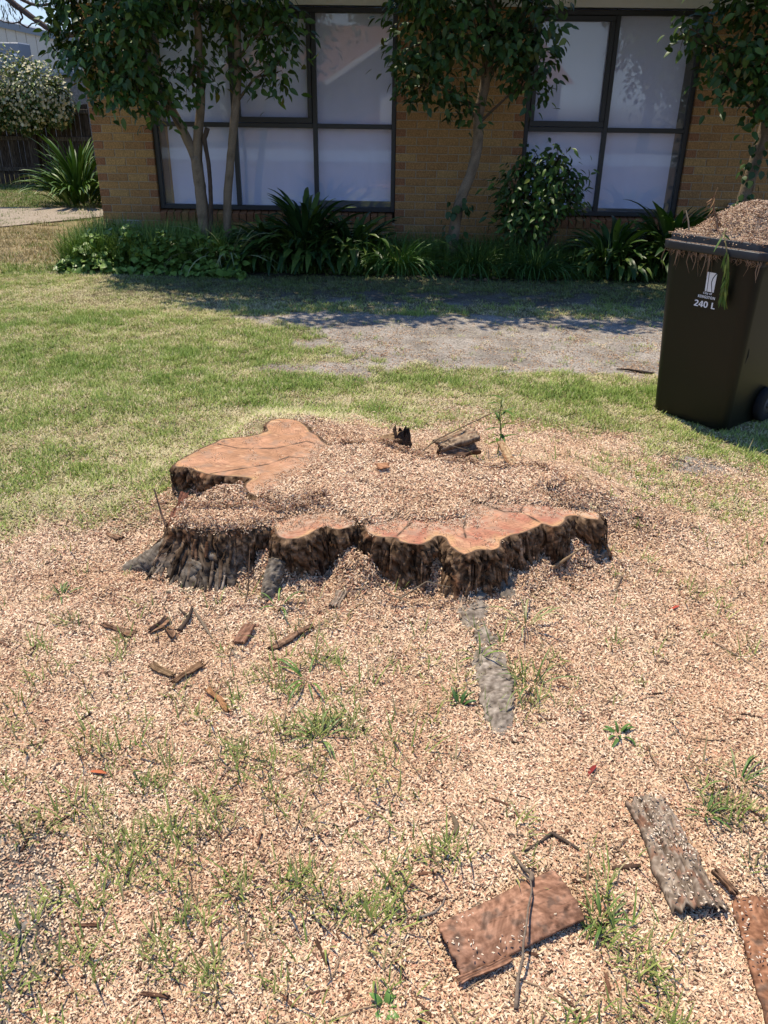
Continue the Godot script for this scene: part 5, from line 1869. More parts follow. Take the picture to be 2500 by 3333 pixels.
	piece("wood_splinter", "orange tan splinter lying left of the leafy grass tufts", "wood piece", Vector3(-0.594, 0.014, -1.92), Vector3(-0.51, 0.012, -1.825), 0.024, 0.014, 0.01, 2.0, 0.003, 0.0, [Color(0.42, 0.22, 0.1), Color(0.5, 0.28, 0.13), Color(0.2, 0.1, 0.05), Color(0.4, 0.2, 0.1)])
	piece("bark_chunk", "dark grey bark chunk in the stump's shadow below the small brown buttress", "bark piece", Vector3(-0.255, 0.02, -2.37), Vector3(-0.235, 0.03, -2.46), 0.035, 0.04, 0.02, 4.0, 0.006, 0.0, grey, 0.2)
	piece("root_piece", "grey patch of bare root bark just below the small red wood block", "root", Vector3(-0.56, 0.006, -2.13), Vector3(-0.50, 0.004, -2.035), 0.05, 0.035, 0.016, 3.0, 0.006, -0.008, grey)
	# on and around the back of the stump
	t = thing("snag", "broken black stub with jagged top at the back of the stump", "wood stub", Vector3(-0.045, 0.19, -3.48))
	var mb := MB.new()
	var n := 26
	var lv := 7
	for j in lv + 1:
		for k in n:
			var ang := TAU * k / n
			var f := float(j) / lv
			var r := lerpf(0.05, 0.036, f) * (1.0 + 0.35 * NB.get_noise_3d(cos(ang) * 2.5, f * 1.5, sin(ang) * 2.5))
			var top := 0.072 + 0.06 * NR.get_noise_2d(cos(ang) * 4.0, sin(ang) * 4.0)
			mb.add(Vector3(cos(ang) * r, f * top, sin(ang) * r), mixc(Color(0.035, 0.025, 0.02), Color(0.13, 0.085, 0.055), 0.5 + NB.get_noise_2d(k * 1.3, f * 3.0)), Vector2(float(k) / n, f))
	for j in lv:
		for k in n:
			var p := j * n + k
			var q := j * n + (k + 1) % n
			mb.quad(q, p, p + n, q + n)
	obj("hollow_stub", mb, M.old_wood, t)
	o = obj("shoulder", slab(0.11, 0.05, 0.08, 0.05, 3.0, 0.012, -0.01, [Color(0.3, 0.19, 0.1), Color(0.4, 0.27, 0.15), Color(0.07, 0.045, 0.03), Color(0.2, 0.12, 0.07)], 3.0), M.old_wood, t)
	lay(o, Vector3(-0.1, 0.02, 0.0), Vector3(0.0, 0.05, 0.02), 0.3)
	t = thing("rotten_log", "short split rotten log embedded in chips at the back of the stump", "log", Vector3(0.21, 0.2, -3.42))
	var rot := [Color(0.42, 0.3, 0.19), Color(0.58, 0.44, 0.28), Color(0.10, 0.065, 0.04), Color(0.3, 0.17, 0.1)]
	o = obj("upper_half", slab(0.2, 0.085, 0.1, 0.045, 1.6, 0.008, -0.012, rot, 12.0, 0.014), M.old_wood, t)
	lay(o, Vector3(-0.1, 0.045, 0.05), Vector3(0.085, 0.075, -0.05), 0.25)
	o = obj("lower_half", slab(0.19, 0.07, 0.09, 0.06, 1.5, 0.008, 0.0, brown, 15.0, 0.012), M.old_wood, t)
	lay(o, Vector3(-0.085, 0.005, 0.075), Vector3(0.085, 0.015, -0.02), 0.4)
	piece("bark_curl", "dark hollow bark rim in the chips left of the rotten log", "bark piece", Vector3(0.03, 0.215, -3.37), Vector3(0.09, 0.215, -3.30), 0.025, 0.03, 0.02, 2.0, 0.008, 0.0, brown, 0.4)
	piece("wood_offcut", "pale torn wood offcut leaning on chips right of the rotten log", "wood piece", Vector3(0.405, 0.245, -3.42), Vector3(0.452, 0.215, -3.19), 0.045, 0.055, 0.022, 3.0, 0.006, 0.0, [Color(0.50, 0.34, 0.18), Color(0.66, 0.5, 0.3), Color(0.25, 0.13, 0.06), Color(0.42, 0.2, 0.1)], -0.15)
	piece("red_chip", "single large flat orange chip on the middle of the stump", "wood chip", Vector3(-0.142, 0.248, -3.105), Vector3(-0.095, 0.25, -3.12), 0.05, 0.04, 0.008, 1.0, 0.002, 0.0, [Color(0.55, 0.27, 0.14), Color(0.6, 0.33, 0.18), Color(0.3, 0.13, 0.07), Color(0.5, 0.25, 0.13)], 0.15)
	piece("bark_strip", "upright dark bark strip along the left rim of the stump", "bark piece", Vector3(-0.895, 0.185, -2.63), Vector3(-0.893, 0.215, -2.86), 0.03, 0.025, 0.022, 2.0, 0.006, 0.0, [Color(0.2, 0.09, 0.06), Color(0.3, 0.13, 0.08), Color(0.05, 0.03, 0.02), Color(0.26, 0.1, 0.06)], 0.3)
	piece("bark_flake", "dark matted bark at the right back edge of the stump", "bark piece", Vector3(0.69, 0.09, -3.50), Vector3(0.755, 0.07, -3.40), 0.07, 0.06, 0.02, 4.0, 0.012, 0.0, brown)
	piece("bark_flake", "dark bark flake on the lawn right of the stump", "bark piece", Vector3(0.80, 0.016, -3.82), Vector3(0.90, 0.016, -3.80), 0.03, 0.025, 0.014, 2.0, 0.006, 0.0, brown)
	var ru := RandomNumberGenerator.new()
	ru.seed = 99
	# sticks
	var tw := Color(0.15, 0.12, 0.085)
	stick("stick", "pale curved stick lying along the foot of the left buttress", [Vector3(-0.862, 0, -2.413), Vector3(-0.793, 0, -2.44), Vector3(-0.744, 0, -2.457), Vector3(-0.689, 0.004, -2.484), Vector3(-0.618, 0.004, -2.515)], [0.007, 0.0065, 0.005, 0.004, 0.0025], Color(0.27, 0.215, 0.14), [[Vector3(-0.75, 0, -2.455), Vector3(-0.70, 0.012, -2.53), Vector3(-0.65, 0.02, -2.60)]])
	stick("stick", "thin grey stick pointing at the small red wood block", [Vector3(-0.745, 0, -2.331), Vector3(-0.697, 0, -2.265), Vector3(-0.645, 0, -2.187)], [0.0045, 0.0055, 0.003], Color(0.26, 0.2, 0.14))
	stick("stick", "small dark forked stick at the left end of the thin grey stick", [Vector3(-0.765, 0.0, -2.215), Vector3(-0.745, 0.012, -2.27), Vector3(-0.747, 0.01, -2.331)], [0.010, 0.006, 0.003], Color(0.1, 0.07, 0.05), [[Vector3(-0.745, 0.01, -2.28), Vector3(-0.77, 0.006, -2.30), Vector3(-0.795, 0, -2.33)]])
	stick("stick", "thin bare stick standing upright left of the stump", [Vector3(-0.955, 0.05, -2.80), Vector3(-1.0, 0.12, -2.86), Vector3(-1.03, 0.21, -2.90)], [0.004, 0.0045, 0.003], Color(0.17, 0.11, 0.08), [], false)
	stick("stick", "thin dry stem standing against the left buttress", [Vector3(-0.575, 0.005, -2.36), Vector3(-0.562, 0.06, -2.40), Vector3(-0.56, 0.13, -2.43), Vector3(-0.555, 0.2, -2.44)], [0.003, 0.0032, 0.0025, 0.0015], Color(0.3, 0.2, 0.12), [], false)
	stick("stick", "forked wiry twig across the middle buttress", [Vector3(-0.115, 0.11, -2.42), Vector3(-0.075, 0.06, -2.41), Vector3(-0.02, 0.05, -2.40), Vector3(0.03, 0.085, -2.41), Vector3(0.07, 0.11, -2.42), Vector3(0.12, 0.095, -2.42), Vector3(0.155, 0.09, -2.42)], [0.0018, 0.0026, 0.003, 0.003, 0.0025, 0.002, 0.0012], Color(0.27, 0.21, 0.14), [[Vector3(-0.03, 0.052, -2.40), Vector3(0.02, 0.035, -2.37), Vector3(0.05, 0.02, -2.33)]], false)
	stick("stick", "long forked twig lying across the flat reddish slab", [Vector3(0.250, 0.01, -1.36), Vector3(0.265, 0.02, -1.315), Vector3(0.279, 0.045, -1.276), Vector3(0.295, 0.06, -1.246), Vector3(0.294, 0.062, -1.218), Vector3(0.281, 0.062, -1.176), Vector3(0.273, 0.06, -1.138), Vector3(0.262, 0.058, -1.097), Vector3(0.259, 0.045, -1.07), Vector3(0.248, 0.028, -1.041), Vector3(0.239, 0.012, -0.987)], [0.001, 0.0014, 0.0018, 0.002, 0.0021, 0.0022, 0.0022, 0.0026, 0.003, 0.004, 0.005], Color(0.25, 0.19, 0.14), [[Vector3(0.296, 0.06, -1.246), Vector3(0.302, 0.05, -1.273), Vector3(0.292, 0.025, -1.305), Vector3(0.269, 0.012, -1.36)]], false)
	stick("stick", "grey curved twig left of the flat reddish slab", [Vector3(0.046, 0, -1.179), Vector3(0.083, 0, -1.192), Vector3(0.1, 0, -1.21), Vector3(0.106, 0, -1.228)], [0.004, 0.0036, 0.0026, 0.0014], Color(0.27, 0.225, 0.18))
	stick("stick", "dark crooked stick on the lawn touching the bin's left side", [Vector3(1.40, 0, -5.46), Vector3(1.47, 0.01, -5.43), Vector3(1.54, 0, -5.42), Vector3(1.64, 0, -5.38)], [0.004, 0.008, 0.01, 0.009], Color(0.075, 0.055, 0.04))
	stick("stick", "pale split stick leaning on the right buttress", [Vector3(0.545, 0.05, -2.64), Vector3(0.60, 0.095, -2.645), Vector3(0.64, 0.125, -2.655), Vector3(0.675, 0.14, -2.66)], [0.008, 0.006, 0.003, 0.0015], Color(0.33, 0.23, 0.13), [], false)
	stick("stick", "crooked twig on the chips right of the stump's shadow", [Vector3(0.70, 0, -2.50), Vector3(0.762, 0, -2.523), Vector3(0.779, 0, -2.576), Vector3(0.815, 0.004, -2.655)], [0.0025, 0.0035, 0.004, 0.0025], Color(0.24, 0.17, 0.11))
	stick("stick", "dark bent twig above the twig covered reddish slab", [Vector3(0.30, 0, -1.365), Vector3(0.345, 0, -1.40), Vector3(0.372, 0.004, -1.425), Vector3(0.43, 0, -1.38)], [0.003, 0.004, 0.0045, 0.0035], Color(0.12, 0.085, 0.06))
	stick("stick", "short brown stick left of the ridged bark slab", [Vector3(0.50, 0, -1.33), Vector3(0.53, 0, -1.338), Vector3(0.57, 0, -1.345)], [0.006, 0.007, 0.005], Color(0.13, 0.075, 0.05))
	stick("stick", "stubby forked stick on the chips at centre right", [Vector3(0.135, 0, -1.40), Vector3(0.14, 0, -1.43), Vector3(0.128, 0, -1.47)], [0.006, 0.007, 0.004], Color(0.19, 0.14, 0.09))
	stick("stick", "thin twig low on the chips towards the right edge", [Vector3(1.03, 0, -2.25), Vector3(1.09, 0, -2.18), Vector3(1.131, 0, -2.115)], [0.002, 0.003, 0.002], Color(0.23, 0.17, 0.12))
	stick("stick", "dry arched stem lying over the rotten log", [Vector3(0.03, 0.22, -3.30), Vector3(0.11, 0.27, -3.36), Vector3(0.22, 0.30, -3.44), Vector3(0.33, 0.31, -3.56), Vector3(0.42, 0.335, -3.62)], [0.003, 0.003, 0.0028, 0.0025, 0.0015], Color(0.25, 0.18, 0.11), [[Vector3(0.12, 0.275, -3.36), Vector3(0.17, 0.26, -3.33), Vector3(0.25, 0.25, -3.30)]], false)
	stick("stick", "thin red brown twig curving below the pale torn offcut", [Vector3(0.33, 0.24, -3.13), Vector3(0.38, 0.238, -3.15), Vector3(0.42, 0.24, -3.2), Vector3(0.41, 0.245, -3.24)], [0.0015, 0.0025, 0.0025, 0.0015], Color(0.32, 0.14, 0.07), [], false)
	# loose small bark bits, sticks and leaves over the chips: too many to name
	var bits := thing("bark_bits", "many small dark bark crumbs and twigs scattered through the chips", "bark bits")
	var xf := []
	var cols := []
	for k in 640:
		var z := -rr(0.7, 4.2)
		var x := rr(-1.0, 1.0) * (0.35 + 0.62 * -z)
		if rng.randf() > chip_amount(x, z) * 0.9 + 0.08 or grid_at(stump_sd, x, z) > -0.02:
			continue
		var s := rr(0.3, 0.85)
		xf.append(Transform3D((Basis(Vector3.UP, rr(0, TAU)) * Basis(Vector3.RIGHT, rr(-0.4, 0.4))).scaled_local(Vector3(s * rr(0.8, 2.2), s, s * rr(0.6, 1.0))), gy(x, z, 0.006)))
		cols.append(mixc(mixc(Color(0.05, 0.032, 0.024), Color(0.2, 0.1, 0.06), rng.randf()), Color(0.3, 0.24, 0.17), 0.7 if rng.randf() < 0.15 else 0.0))
	for k in 110:
		# crumbs on the dusted top
		var x := rr(-0.5, 0.65)
		var z := rr(-3.4, -2.75)
		if grid_at(cover_sd, x, z) > 0.0:
			xf.append(Transform3D(Basis(Vector3.UP, rr(0, TAU)).scaled_local(Vector3.ONE * rr(0.3, 0.7)), gy(x, z, 0.005)))
			cols.append(mixc(Color(0.05, 0.032, 0.024), Color(0.2, 0.1, 0.06), rng.randf()))
	multi("crumbs", slab(0.036, 0.014, 0.012, 0.009, 2.0, 0.003, 0.0, [Color(0.8, 0.8, 0.8), Color.WHITE, Color(0.4, 0.4, 0.4), Color(0.9, 0.85, 0.8)], 5.0, 0.004).mesh(M.chips), xf, cols, bits)
	xf = []
	cols = []
	for k in 260:
		var z := -rr(0.75, 4.0)
		var x := rr(-1.0, 1.0) * (0.35 + 0.62 * -z)
		if grid_at(stump_sd, x, z) > -0.05:
			continue
		xf.append(Transform3D((Basis(Vector3.UP, rr(0, TAU)) * Basis(Vector3.BACK, rr(-0.12, 0.12))).scaled_local(Vector3(rr(0.5, 1.4), 1, 1)), gy(x, z, 0.007)))
		cols.append(mixc(Color(0.13, 0.09, 0.06), Color(0.34, 0.24, 0.15), rng.randf()))
	var tm := MB.new()
	tm.tube([Vector3(-0.05, 0, 0), Vector3(-0.02, 0.002, 0.005), Vector3(0.02, 0.0, 0.001), Vector3(0.05, 0.002, 0.006)], [0.0015, 0.0022, 0.002, 0.0012], 5)
	multi("twiglets", tm.mesh(M.chips), xf, cols, bits)
	# weeds
	var g := [Color(0.09, 0.16, 0.035), Color(0.13, 0.2, 0.05), Color(0.17, 0.2, 0.07)]
	weed("grass tuft with one dry straw blade just right of the flat reddish slab", 0.449, -1.196, 16, 0.085, 0.0045, g)
	weed("green grass tuft just above the ridged bark slab's right side", 0.775, -1.52, 16, 0.08, 0.005, g)
	weed("sprawling grass runner near the right picture edge", 0.90, -1.63, 14, 0.12, 0.005, g)
	weed("broad leafy grass tuft in the chips left of centre, the upper one", -0.30, -1.98, 8, 0.13, 0.007, [Color(0.12, 0.2, 0.04), Color(0.09, 0.16, 0.03)])
	weed("broad leafy grass tuft in the chips left of centre, below the upper one", -0.232, -1.73, 12, 0.11, 0.006, [Color(0.15, 0.22, 0.06), Color(0.17, 0.2, 0.07)])
	weed("grass tuft with long blades right of the surface root", 0.40, -2.0, 10, 0.15, 0.005, g)
	weed("drooping pale grass tuft against the shadowed chips right of the surface root", 0.41, -2.3, 12, 0.16, 0.006, [Color(0.3, 0.3, 0.13), Color(0.24, 0.27, 0.1)])
	weed("few grass blades growing over the surface root", 0.24, -2.12, 6, 0.12, 0.007, [Color(0.17, 0.25, 0.05)])
	weed("dark little weed in a dip left of the surface root", 0.17, -1.9, 8, 0.06, 0.01, [Color(0.06, 0.12, 0.03)])
	weed("small green weed on the chips right of centre", 0.62, -1.8, 10, 0.06, 0.01, [Color(0.07, 0.14, 0.03), Color(0.1, 0.18, 0.04)])
	weed("thin grass tuft growing from the front of the left buttress shadow", -0.45, -2.36, 8, 0.12, 0.006, [Color(0.16, 0.26, 0.05), Color(0.1, 0.18, 0.04)])
	weed("small grass tuft at the left edge of the picture beside the chips", -1.25, -2.42, 12, 0.08, 0.005, g)
	weed("flat leaved lawn weed near the bottom middle edge", -0.02, -0.985, 9, 0.04, 0.014, [Color(0.12, 0.22, 0.05)], "broadleaf_weed", "weed")
	# shoot behind the stump and cut sprig beside it
	t = thing("shoot", "green leafy shoot standing up behind the stump", "shoot", gy(0.43, -3.72))
	var sm := MB.new()
	sm.tube([Vector3.ZERO, Vector3(0.01, 0.12, 0), Vector3(-0.005, 0.22, 0), Vector3(0.0, 0.3, 0.0)], [0.004, 0.0035, 0.003, 0.0015], 7, Color(0.16, 0.2, 0.06))
	obj("stem", sm, M.chips, t)
	var kinds := [leaf_mesh(0.1, 0.02, M.leaf1, 0.3, 0.3), leaf_mesh(0.085, 0.018, M.leaf3, 0.3, 0.3)]
	for k in 17:
		var f := 0.06 + 0.24 * k / 16.0
		var yaw := k * 2.4
		var lf := put("leaf", kinds[k % 2], t)
		lf.transform = Transform3D((Basis(Vector3.UP, yaw) * Basis(Vector3.RIGHT, rr(0.1, 0.9))).scaled_local(Vector3.ONE * rr(0.7, 1.1)), Vector3(0, f, 0))
	t = thing("cut_sprig", "cut sprig with broad green leaves lying at the stump's right back edge", "sprig", Vector3(0.70, 0.1, -3.28))
	sm = MB.new()
	sm.tube([Vector3(-0.03, 0.04, -0.05), Vector3(0.02, 0.05, 0.04), Vector3(0.06, 0.03, 0.12), Vector3(0.09, 0.0, 0.17)], [0.004, 0.004, 0.003, 0.002], 7, Color(0.22, 0.2, 0.1))
	obj("stem", sm, M.chips, t)
	kinds = [leaf_mesh(0.12, 0.036, M.leaf0, 0.3, 0.35), leaf_mesh(0.11, 0.032, M.leaf1, 0.3, 0.35), leaf_mesh(0.11, 0.03, M.leaf2, 0.3, 0.35)]
	for k in 12:
		var f := k / 11.0
		var lf := put("leaf", kinds[k % 3], t)
		lf.transform = Transform3D(Basis.looking_at(Vector3(-0.5 + 1.3 * float(k % 2), -0.25 - 0.4 * rng.randf(), rr(-0.2, 0.9)).normalized(), Vector3(rr(-0.3, 0.3), 1, 0.2).normalized()).scaled_local(Vector3.ONE * rr(0.75, 1.05)), Vector3(-0.02 + 0.1 * f, 0.045 - 0.03 * f, -0.04 + 0.19 * f))
	# dry thatch behind the log
	weed("dry matted grass stems behind the pale torn offcut", 0.36, -3.45, 26, 0.12, 0.003, [Color(0.26, 0.19, 0.13), Color(0.18, 0.12, 0.09)], "dry_tuft", "dry grass", 0.9)
	weed("small grey green weed between the black stub and the rotten log", 0.02, -3.40, 7, 0.07, 0.012, [Color(0.16, 0.21, 0.12)], "broadleaf_weed", "weed")
	# a red leaf or two
	m_dry()
	for q in [["fallen red leaf on the chips above the ridged bark slab", Vector3(0.53, 0, -1.67), Color(0.2, 0.025, 0.02)], ["fallen red leaf on the chips right of the stump", Vector3(0.98, 0, -2.47), Color(0.38, 0.07, 0.04)], ["fallen orange leaf on the chips near the left edge", Vector3(-0.78, 0, -1.56), Color(0.42, 0.12, 0.05)]]:
		var lm := leaf_mesh(0.055, 0.012, M.dry_leaf, 0.4, 0.2)
		var mat2: StandardMaterial3D = M.dry_leaf.duplicate()
		mat2.albedo_color = srgb(q[2])
		lm.surface_set_material(0, mat2)
		var lf := put("leaf", lm)
		lf.transform = Transform3D(Basis(Vector3.UP, rr(0.5, 2.5)) * Basis(Vector3.RIGHT, 0.1), gy(q[1].x, q[1].z, 0.012))
		tag(lf, q[0], "leaf")


# ---------------------------------------------------------------- grass and chips
func make_lawn() -> void:
	var t := thing("lawn_grass", "patchy mown lawn of green and straw coloured grass", "grass")
	var short := [blade_tuft(16, 0.035, 0.022, 0.05, 0.0035, 0.9, M.grass, 1), blade_tuft(16, 0.04, 0.018, 0.042, 0.0032, 1.3, M.grass, 2)]
	for kind in 2:
		var xf := []
		var cols := []
		var tries := 30000
		for k in tries:
			var z := -lerpf(1.9, 9.0, pow(rng.randf(), 0.72))
			var reach := 0.45 + 0.60 * -z
			var x := rr(-reach, reach * 0.92)
			if z < -8.6 and x > -3.85:
				continue
			var g := lawn_amount(x, z)
			if rng.randf() > g * 1.15 or near_stump(x, z) and grid_at(stump_sd, x, z) > -0.06:
				continue
			var green := greenness(x, z)
			var straw := rng.randf() > 0.22 + green * 0.75
			var c := mixc(Color(0.66, 0.57, 0.33), Color(0.5, 0.43, 0.23), rng.randf()) if straw else mixc(Color(0.40, 0.44, 0.12), Color(0.23, 0.33, 0.065), green * 0.8 + rng.randf() * 0.4 - 0.1)
			var s := rr(0.7, 1.25) * (0.8 + 0.4 * green) * (0.65 if straw else 1.0)
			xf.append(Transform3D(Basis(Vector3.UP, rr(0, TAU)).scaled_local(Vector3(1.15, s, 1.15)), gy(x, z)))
			cols.append(mixc(c, Color(0.12, 0.15, 0.05), 0.75 * ss(-7.2, -7.8, z) * ss(-3.4, -2.4, x)))  # blades in that strip tinted darker, shade of the trees painted in
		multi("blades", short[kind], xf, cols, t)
	# beyond: the strip left of the house
	var far := blade_tuft(26, 0.09, 0.03, 0.075, 0.007, 1.0, M.grass, 3)
	var fx := []
	var fc := []
	for k in 9000:
		var z := -rr(8.4, 18.0)
		var x := rr(-11.0, -3.3)
		if z < -10.0 and x > -3.9 or z > -9.5 and x > -3.7:
			continue
		if x > -10.5 and z > -14.1 and z < -11.6 + (x + 5.8) * 0.9 and z > -13.9 - (x + 6.9) * 0.1 and x < -4.8 and x > -7.4 and z < -11.6:
			if rng.randf() < 0.72:
				continue
		var straw := rng.randf() < 0.3 + 0.6 * ss(0.05, 0.5, blob(x, z, -4.9, -10.6, 1.5, 2.2))
		fx.append(Transform3D(Basis(Vector3.UP, rr(0, TAU)).scaled_local(Vector3(1, rr(0.6, 1.2), 1)), gy(x, z)))
		fc.append(mixc(Color(0.46, 0.37, 0.2), Color(0.33, 0.26, 0.13), rng.randf()) if straw else mixc(Color(0.2, 0.26, 0.06), Color(0.12, 0.2, 0.03), rng.randf()))
	multi("far_blades", far, fx, fc, t)
	# thin straggling grass through the chips
	var s2 := thing("straggling_grass", "thin straggling grass poking up through the wood chips", "grass")
	var loose := [blade_tuft(9, 0.028, 0.03, 0.08, 0.0044, 1.25, M.grass, 4), blade_tuft(6, 0.04, 0.03, 0.10, 0.0046, 1.35, M.grass, 6)]
	var spots := [[-0.31, -1.92, 0.3], [-0.26, -2.06, 0.25], [-0.51, -1.57, 0.3], [-0.67, -1.40, 0.3], [-0.42, -1.45, 0.3], [-0.26, -1.16, 0.25], [-0.06, -1.18, 0.2], [-0.49, -1.26, 0.3], [-0.68, -1.03, 0.25], [-0.1, -1.5, 0.35], [0.46, -1.23, 0.08], [0.79, -1.54, 0.15], [-0.2, -1.75, 0.2], [-0.85, -1.7, 0.3], [-0.35, -1.0, 0.3], [0.5, -1.0, 0.15], [-1.1, -2.1, 0.35], [1.2, -2.5, 0.5], [1.3, -3.2, 0.6], [0.9, -3.6, 0.4], [0.35, -2.0, 0.2], [0.2, -1.3, 0.15]]
	for kind in 2:
		var xf := []
		var cols := []
		for k in 1350:
			var x: float
			var z: float
			if k % 4:
				var q: Array = spots[rng.randi() % spots.size()]
				x = q[0] + rng.randfn() * q[2] * 0.55
				z = q[1] + rng.randfn() * q[2] * 0.5
			else:
				z = -rr(0.7, 4.3)
				x = rr(-1.0, 1.0) * (0.35 + 0.62 * -z)
			if near_stump(x, z) and grid_at(stump_sd, x, z) > -0.05:
				continue
			if NB.get_noise_2d(x * 7.0, z * 7.0) < 0.06 or (x > 0.08 and x < 0.42 and z > -1.32 and z < -1.02) or (x > 0.58 and x < 0.74 and z > -1.57 and z < -1.2) or (x > 0.68 and z > -1.27):
				continue
			xf.append(Transform3D(Basis(Vector3.UP, rr(0, TAU)).scaled_local(Vector3.ONE * rr(0.6, 1.2)), gy(x, z)))
			cols.append(mixc(mixc(Color(0.15, 0.22, 0.045), Color(0.32, 0.35, 0.10), rng.randf()), Color(0.36, 0.29, 0.15), 0.9 if rng.randf() < 0.22 else 0.0))
		multi("blades", loose[kind], xf, cols, s2)


func chip_clump(n: int, radius: float, sd: int, lift := 0.006) -> ArrayMesh:
	var g := RandomNumberGenerator.new()
	g.seed = sd
	var mb := MB.new()
	for k in n:
		var a := g.randf_range(0, TAU)
		var r := radius * sqrt(g.randf())
		var l := g.randf_range(0.0032, 0.0078) if g.randf() < 0.86 else g.randf_range(0.008, 0.016)
		var w := g.randf_range(0.002, 0.005)
		var th := g.randf_range(0.0005, 0.0014)
		var b := Basis(Vector3.UP, g.randf_range(0, TAU)) * Basis(Vector3.RIGHT, g.randf_range(-0.7, 0.7)) * Basis(Vector3.BACK, g.randf_range(-0.6, 0.6))
		var q := g.randf()
		var col := Color(0.62, 0.485, 0.345)
		if q < 0.22:
			col = Color(0.80, 0.69, 0.535)
		elif q < 0.38:
			col = Color(0.52, 0.33, 0.235)
		elif q < 0.52:
			col = Color(0.18, 0.115, 0.08)
		elif q < 0.62:
			col = Color(0.52, 0.395, 0.28)
		col = col * g.randf_range(0.78, 1.12)
		col.a = 1.0
		var at := Vector3(cos(a) * r, g.randf_range(-0.002, lift), sin(a) * r)
		# a skewed flake: eight corners, six faces
		var sk := g.randf_range(-0.35, 0.35) * l
		var tp := g.randf_range(0.55, 1.0)
		var c := []
		for yy in [-1.0, 1.0]:
			for p in [Vector2(-1, -1), Vector2(1, -1), Vector2(1, 1), Vector2(-1, 1)]:
				var zz: float = p.y * w * 0.5 * (tp if p.x > 0 else 1.0)
				c.append(at + b * Vector3(p.x * l * 0.5 + p.y * sk * 0.5, yy * th, zz))
		mb.face(c[7], c[6], c[5], c[4], col)
		mb.face(c[0], c[1], c[2], c[3], col)
		for e in 4:
			var f := (e + 1) % 4
			mb.face(c[f], c[e], c[e + 4], c[f + 4], col)
	return mb.mesh(M.chips)


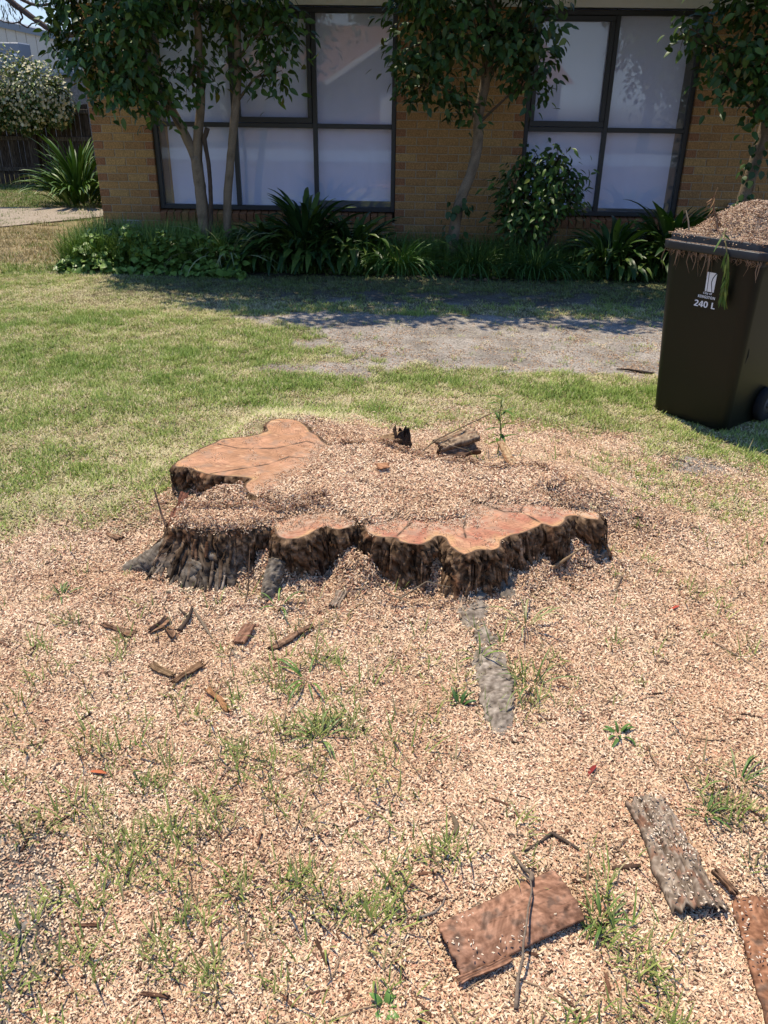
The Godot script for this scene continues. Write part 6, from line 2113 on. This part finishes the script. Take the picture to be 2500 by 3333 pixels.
func make_chips() -> void:
	var t := thing("wood_chips", "carpet of pale wood chips spread over the ground and the stump's middle", "wood chips")
	var thick := chip_clump(24, 0.033, 501)
	var thick2 := chip_clump(24, 0.035, 502)
	var thin := chip_clump(13, 0.05, 503, 0.003)
	var lone := chip_clump(3, 0.024, 504, 0.001)
	var few := [[], []]
	var sets := [[[], []], [[], []], [[], []]]
	var boards := [[Vector2(0.11, -1.096), Vector2(0.382, -1.238), 0.05], [Vector2(0.632, -1.545), Vector2(0.672, -1.222), 0.048], [Vector2(0.79, -1.26), Vector2(0.83, -0.96), 0.075]]
	for k in 135000:
		var z := -lerpf(0.62, 5.3, pow(rng.randf(), 0.95))
		var reach := 0.28 + 0.585 * -z
		var x := rr(-reach, reach)
		# even cover from near to far: far clumps are fewer and a little larger
		if rng.randf() > (0.30 + 0.7 * reach / 3.4):
			continue
		var c := chip_amount(x, z)
		var on_board := false
		for q in boards:
			var p := Vector2(x, z)
			if p.distance_to(Geometry2D.get_closest_point_to_segment(p, q[0], q[1])) < q[2]:
				on_board = true
		if on_board and rng.randf() < 0.35:
			continue
		var stump := -1.0
		var s := -1.0
		if near_stump(x, z):
			stump = grid_at(stump_sd, x, z)
			s = grid_at(cover_sd, x, z)
			# the surface root stays mostly bare
			var rx := interp([-2.5, -2.3, -2.0, -1.75], [0.22, 0.255, 0.285, 0.29], z)
			if z > -2.52 and z < -1.74 and absf(x - rx) < 0.055 and rng.randf() < 0.6:
				continue
		var sc := lerpf(0.9, 1.25, clampf((-z - 1.0) / 3.0, 0.0, 1.0))
		var tone_c := mixc(Color(1.07, 1.01, 0.93), Color(0.92, 0.80, 0.69), 0.5 + 1.0 * NA.get_noise_2d(x * 2.5 + 3.0, z * 2.5) + rr(-0.25, 0.25))
		if stump > -0.004 and s < 0.01:
			# bare sawn face: only a light dusting near the heap
			if stump > 0.012 and rng.randf() < 0.5 * ss(-0.10, 0.0, s) + 0.02:
				sets[2][0].append(Transform3D(Basis(Vector3.UP, rr(0, TAU)).scaled_local(Vector3(0.62, 0.7, 0.62)), Vector3(x, CAP + 0.002, z)))
				sets[2][1].append(tone_c)
			continue
		if s > 0.0 and stump > 0.0:
			c = 1.0
		var kind := 2
		if rng.randf() < c * c * 1.05:
			kind = rng.randi() % 2
		elif rng.randf() > c * 0.9 + 0.06 * ss(-5.3, -3.0, z) + 0.3 * ss(-1.8, -1.3, z):
			continue
		var e := 0.02
		var nrm := Vector3(ground(x - e, z) - ground(x + e, z), 2.0 * e, ground(x, z - e) - ground(x, z + e)).normalized() if near_stump(x, z) else Vector3.UP
		var side := nrm.cross(Vector3(rr(-1, 1), 0.01, rr(-1, 1))).normalized()
		var b := Basis(side, nrm, side.cross(nrm))
		sets[kind][0].append(Transform3D(b.scaled_local(Vector3.ONE * sc * rr(0.85, 1.15)), gy(x, z, 0.001)))
		sets[kind][1].append(tone_c)
	# a sprinkling on the boards and over the bare sandy patch
	for q in boards:
		for k in (90 if q[0].x > 0.5 else 30):
			var f := rng.randf()
			var p: Vector2 = q[0].lerp(q[1], f) + (q[1] - q[0]).orthogonal().normalized() * rr(-1.0, 1.0) * q[2]
			few[0].append(Transform3D(Basis(Vector3.UP, rr(0, TAU)).scaled_local(Vector3(1, 0.8, 1) * rr(0.45, 1.0)), Vector3(p.x, 0.037 if q[2] < 0.07 else 0.03, p.y)))
			few[1].append(Color(1, 1, 1) * rr(0.7, 1.0))
	for k in 5200:
		var z := -rr(4.2, 7.0)
		var x := rr(-1.4, 2.9)
		if rng.randf() < bare_amount(x, z) * 0.5 * ss(-7.2, -5.5, z) + 0.22 * ss(-5.6, -4.2, z):
			sets[2][0].append(Transform3D(Basis(Vector3.UP, rr(0, TAU)).scaled_local(Vector3.ONE * rr(0.9, 1.4)), gy(x, z, 0.001)))
			sets[2][1].append(mixc(Color(1.0, 0.85, 0.7), Color(0.7, 0.6, 0.5), rng.randf()))
	multi("chips", thick, sets[0][0], sets[0][1], t)
	multi("chips", thick2, sets[1][0], sets[1][1], t)
	multi("scattered_chips", lone, few[0], few[1], t)
	multi("scattered_chips", thin, sets[2][0], sets[2][1], t)
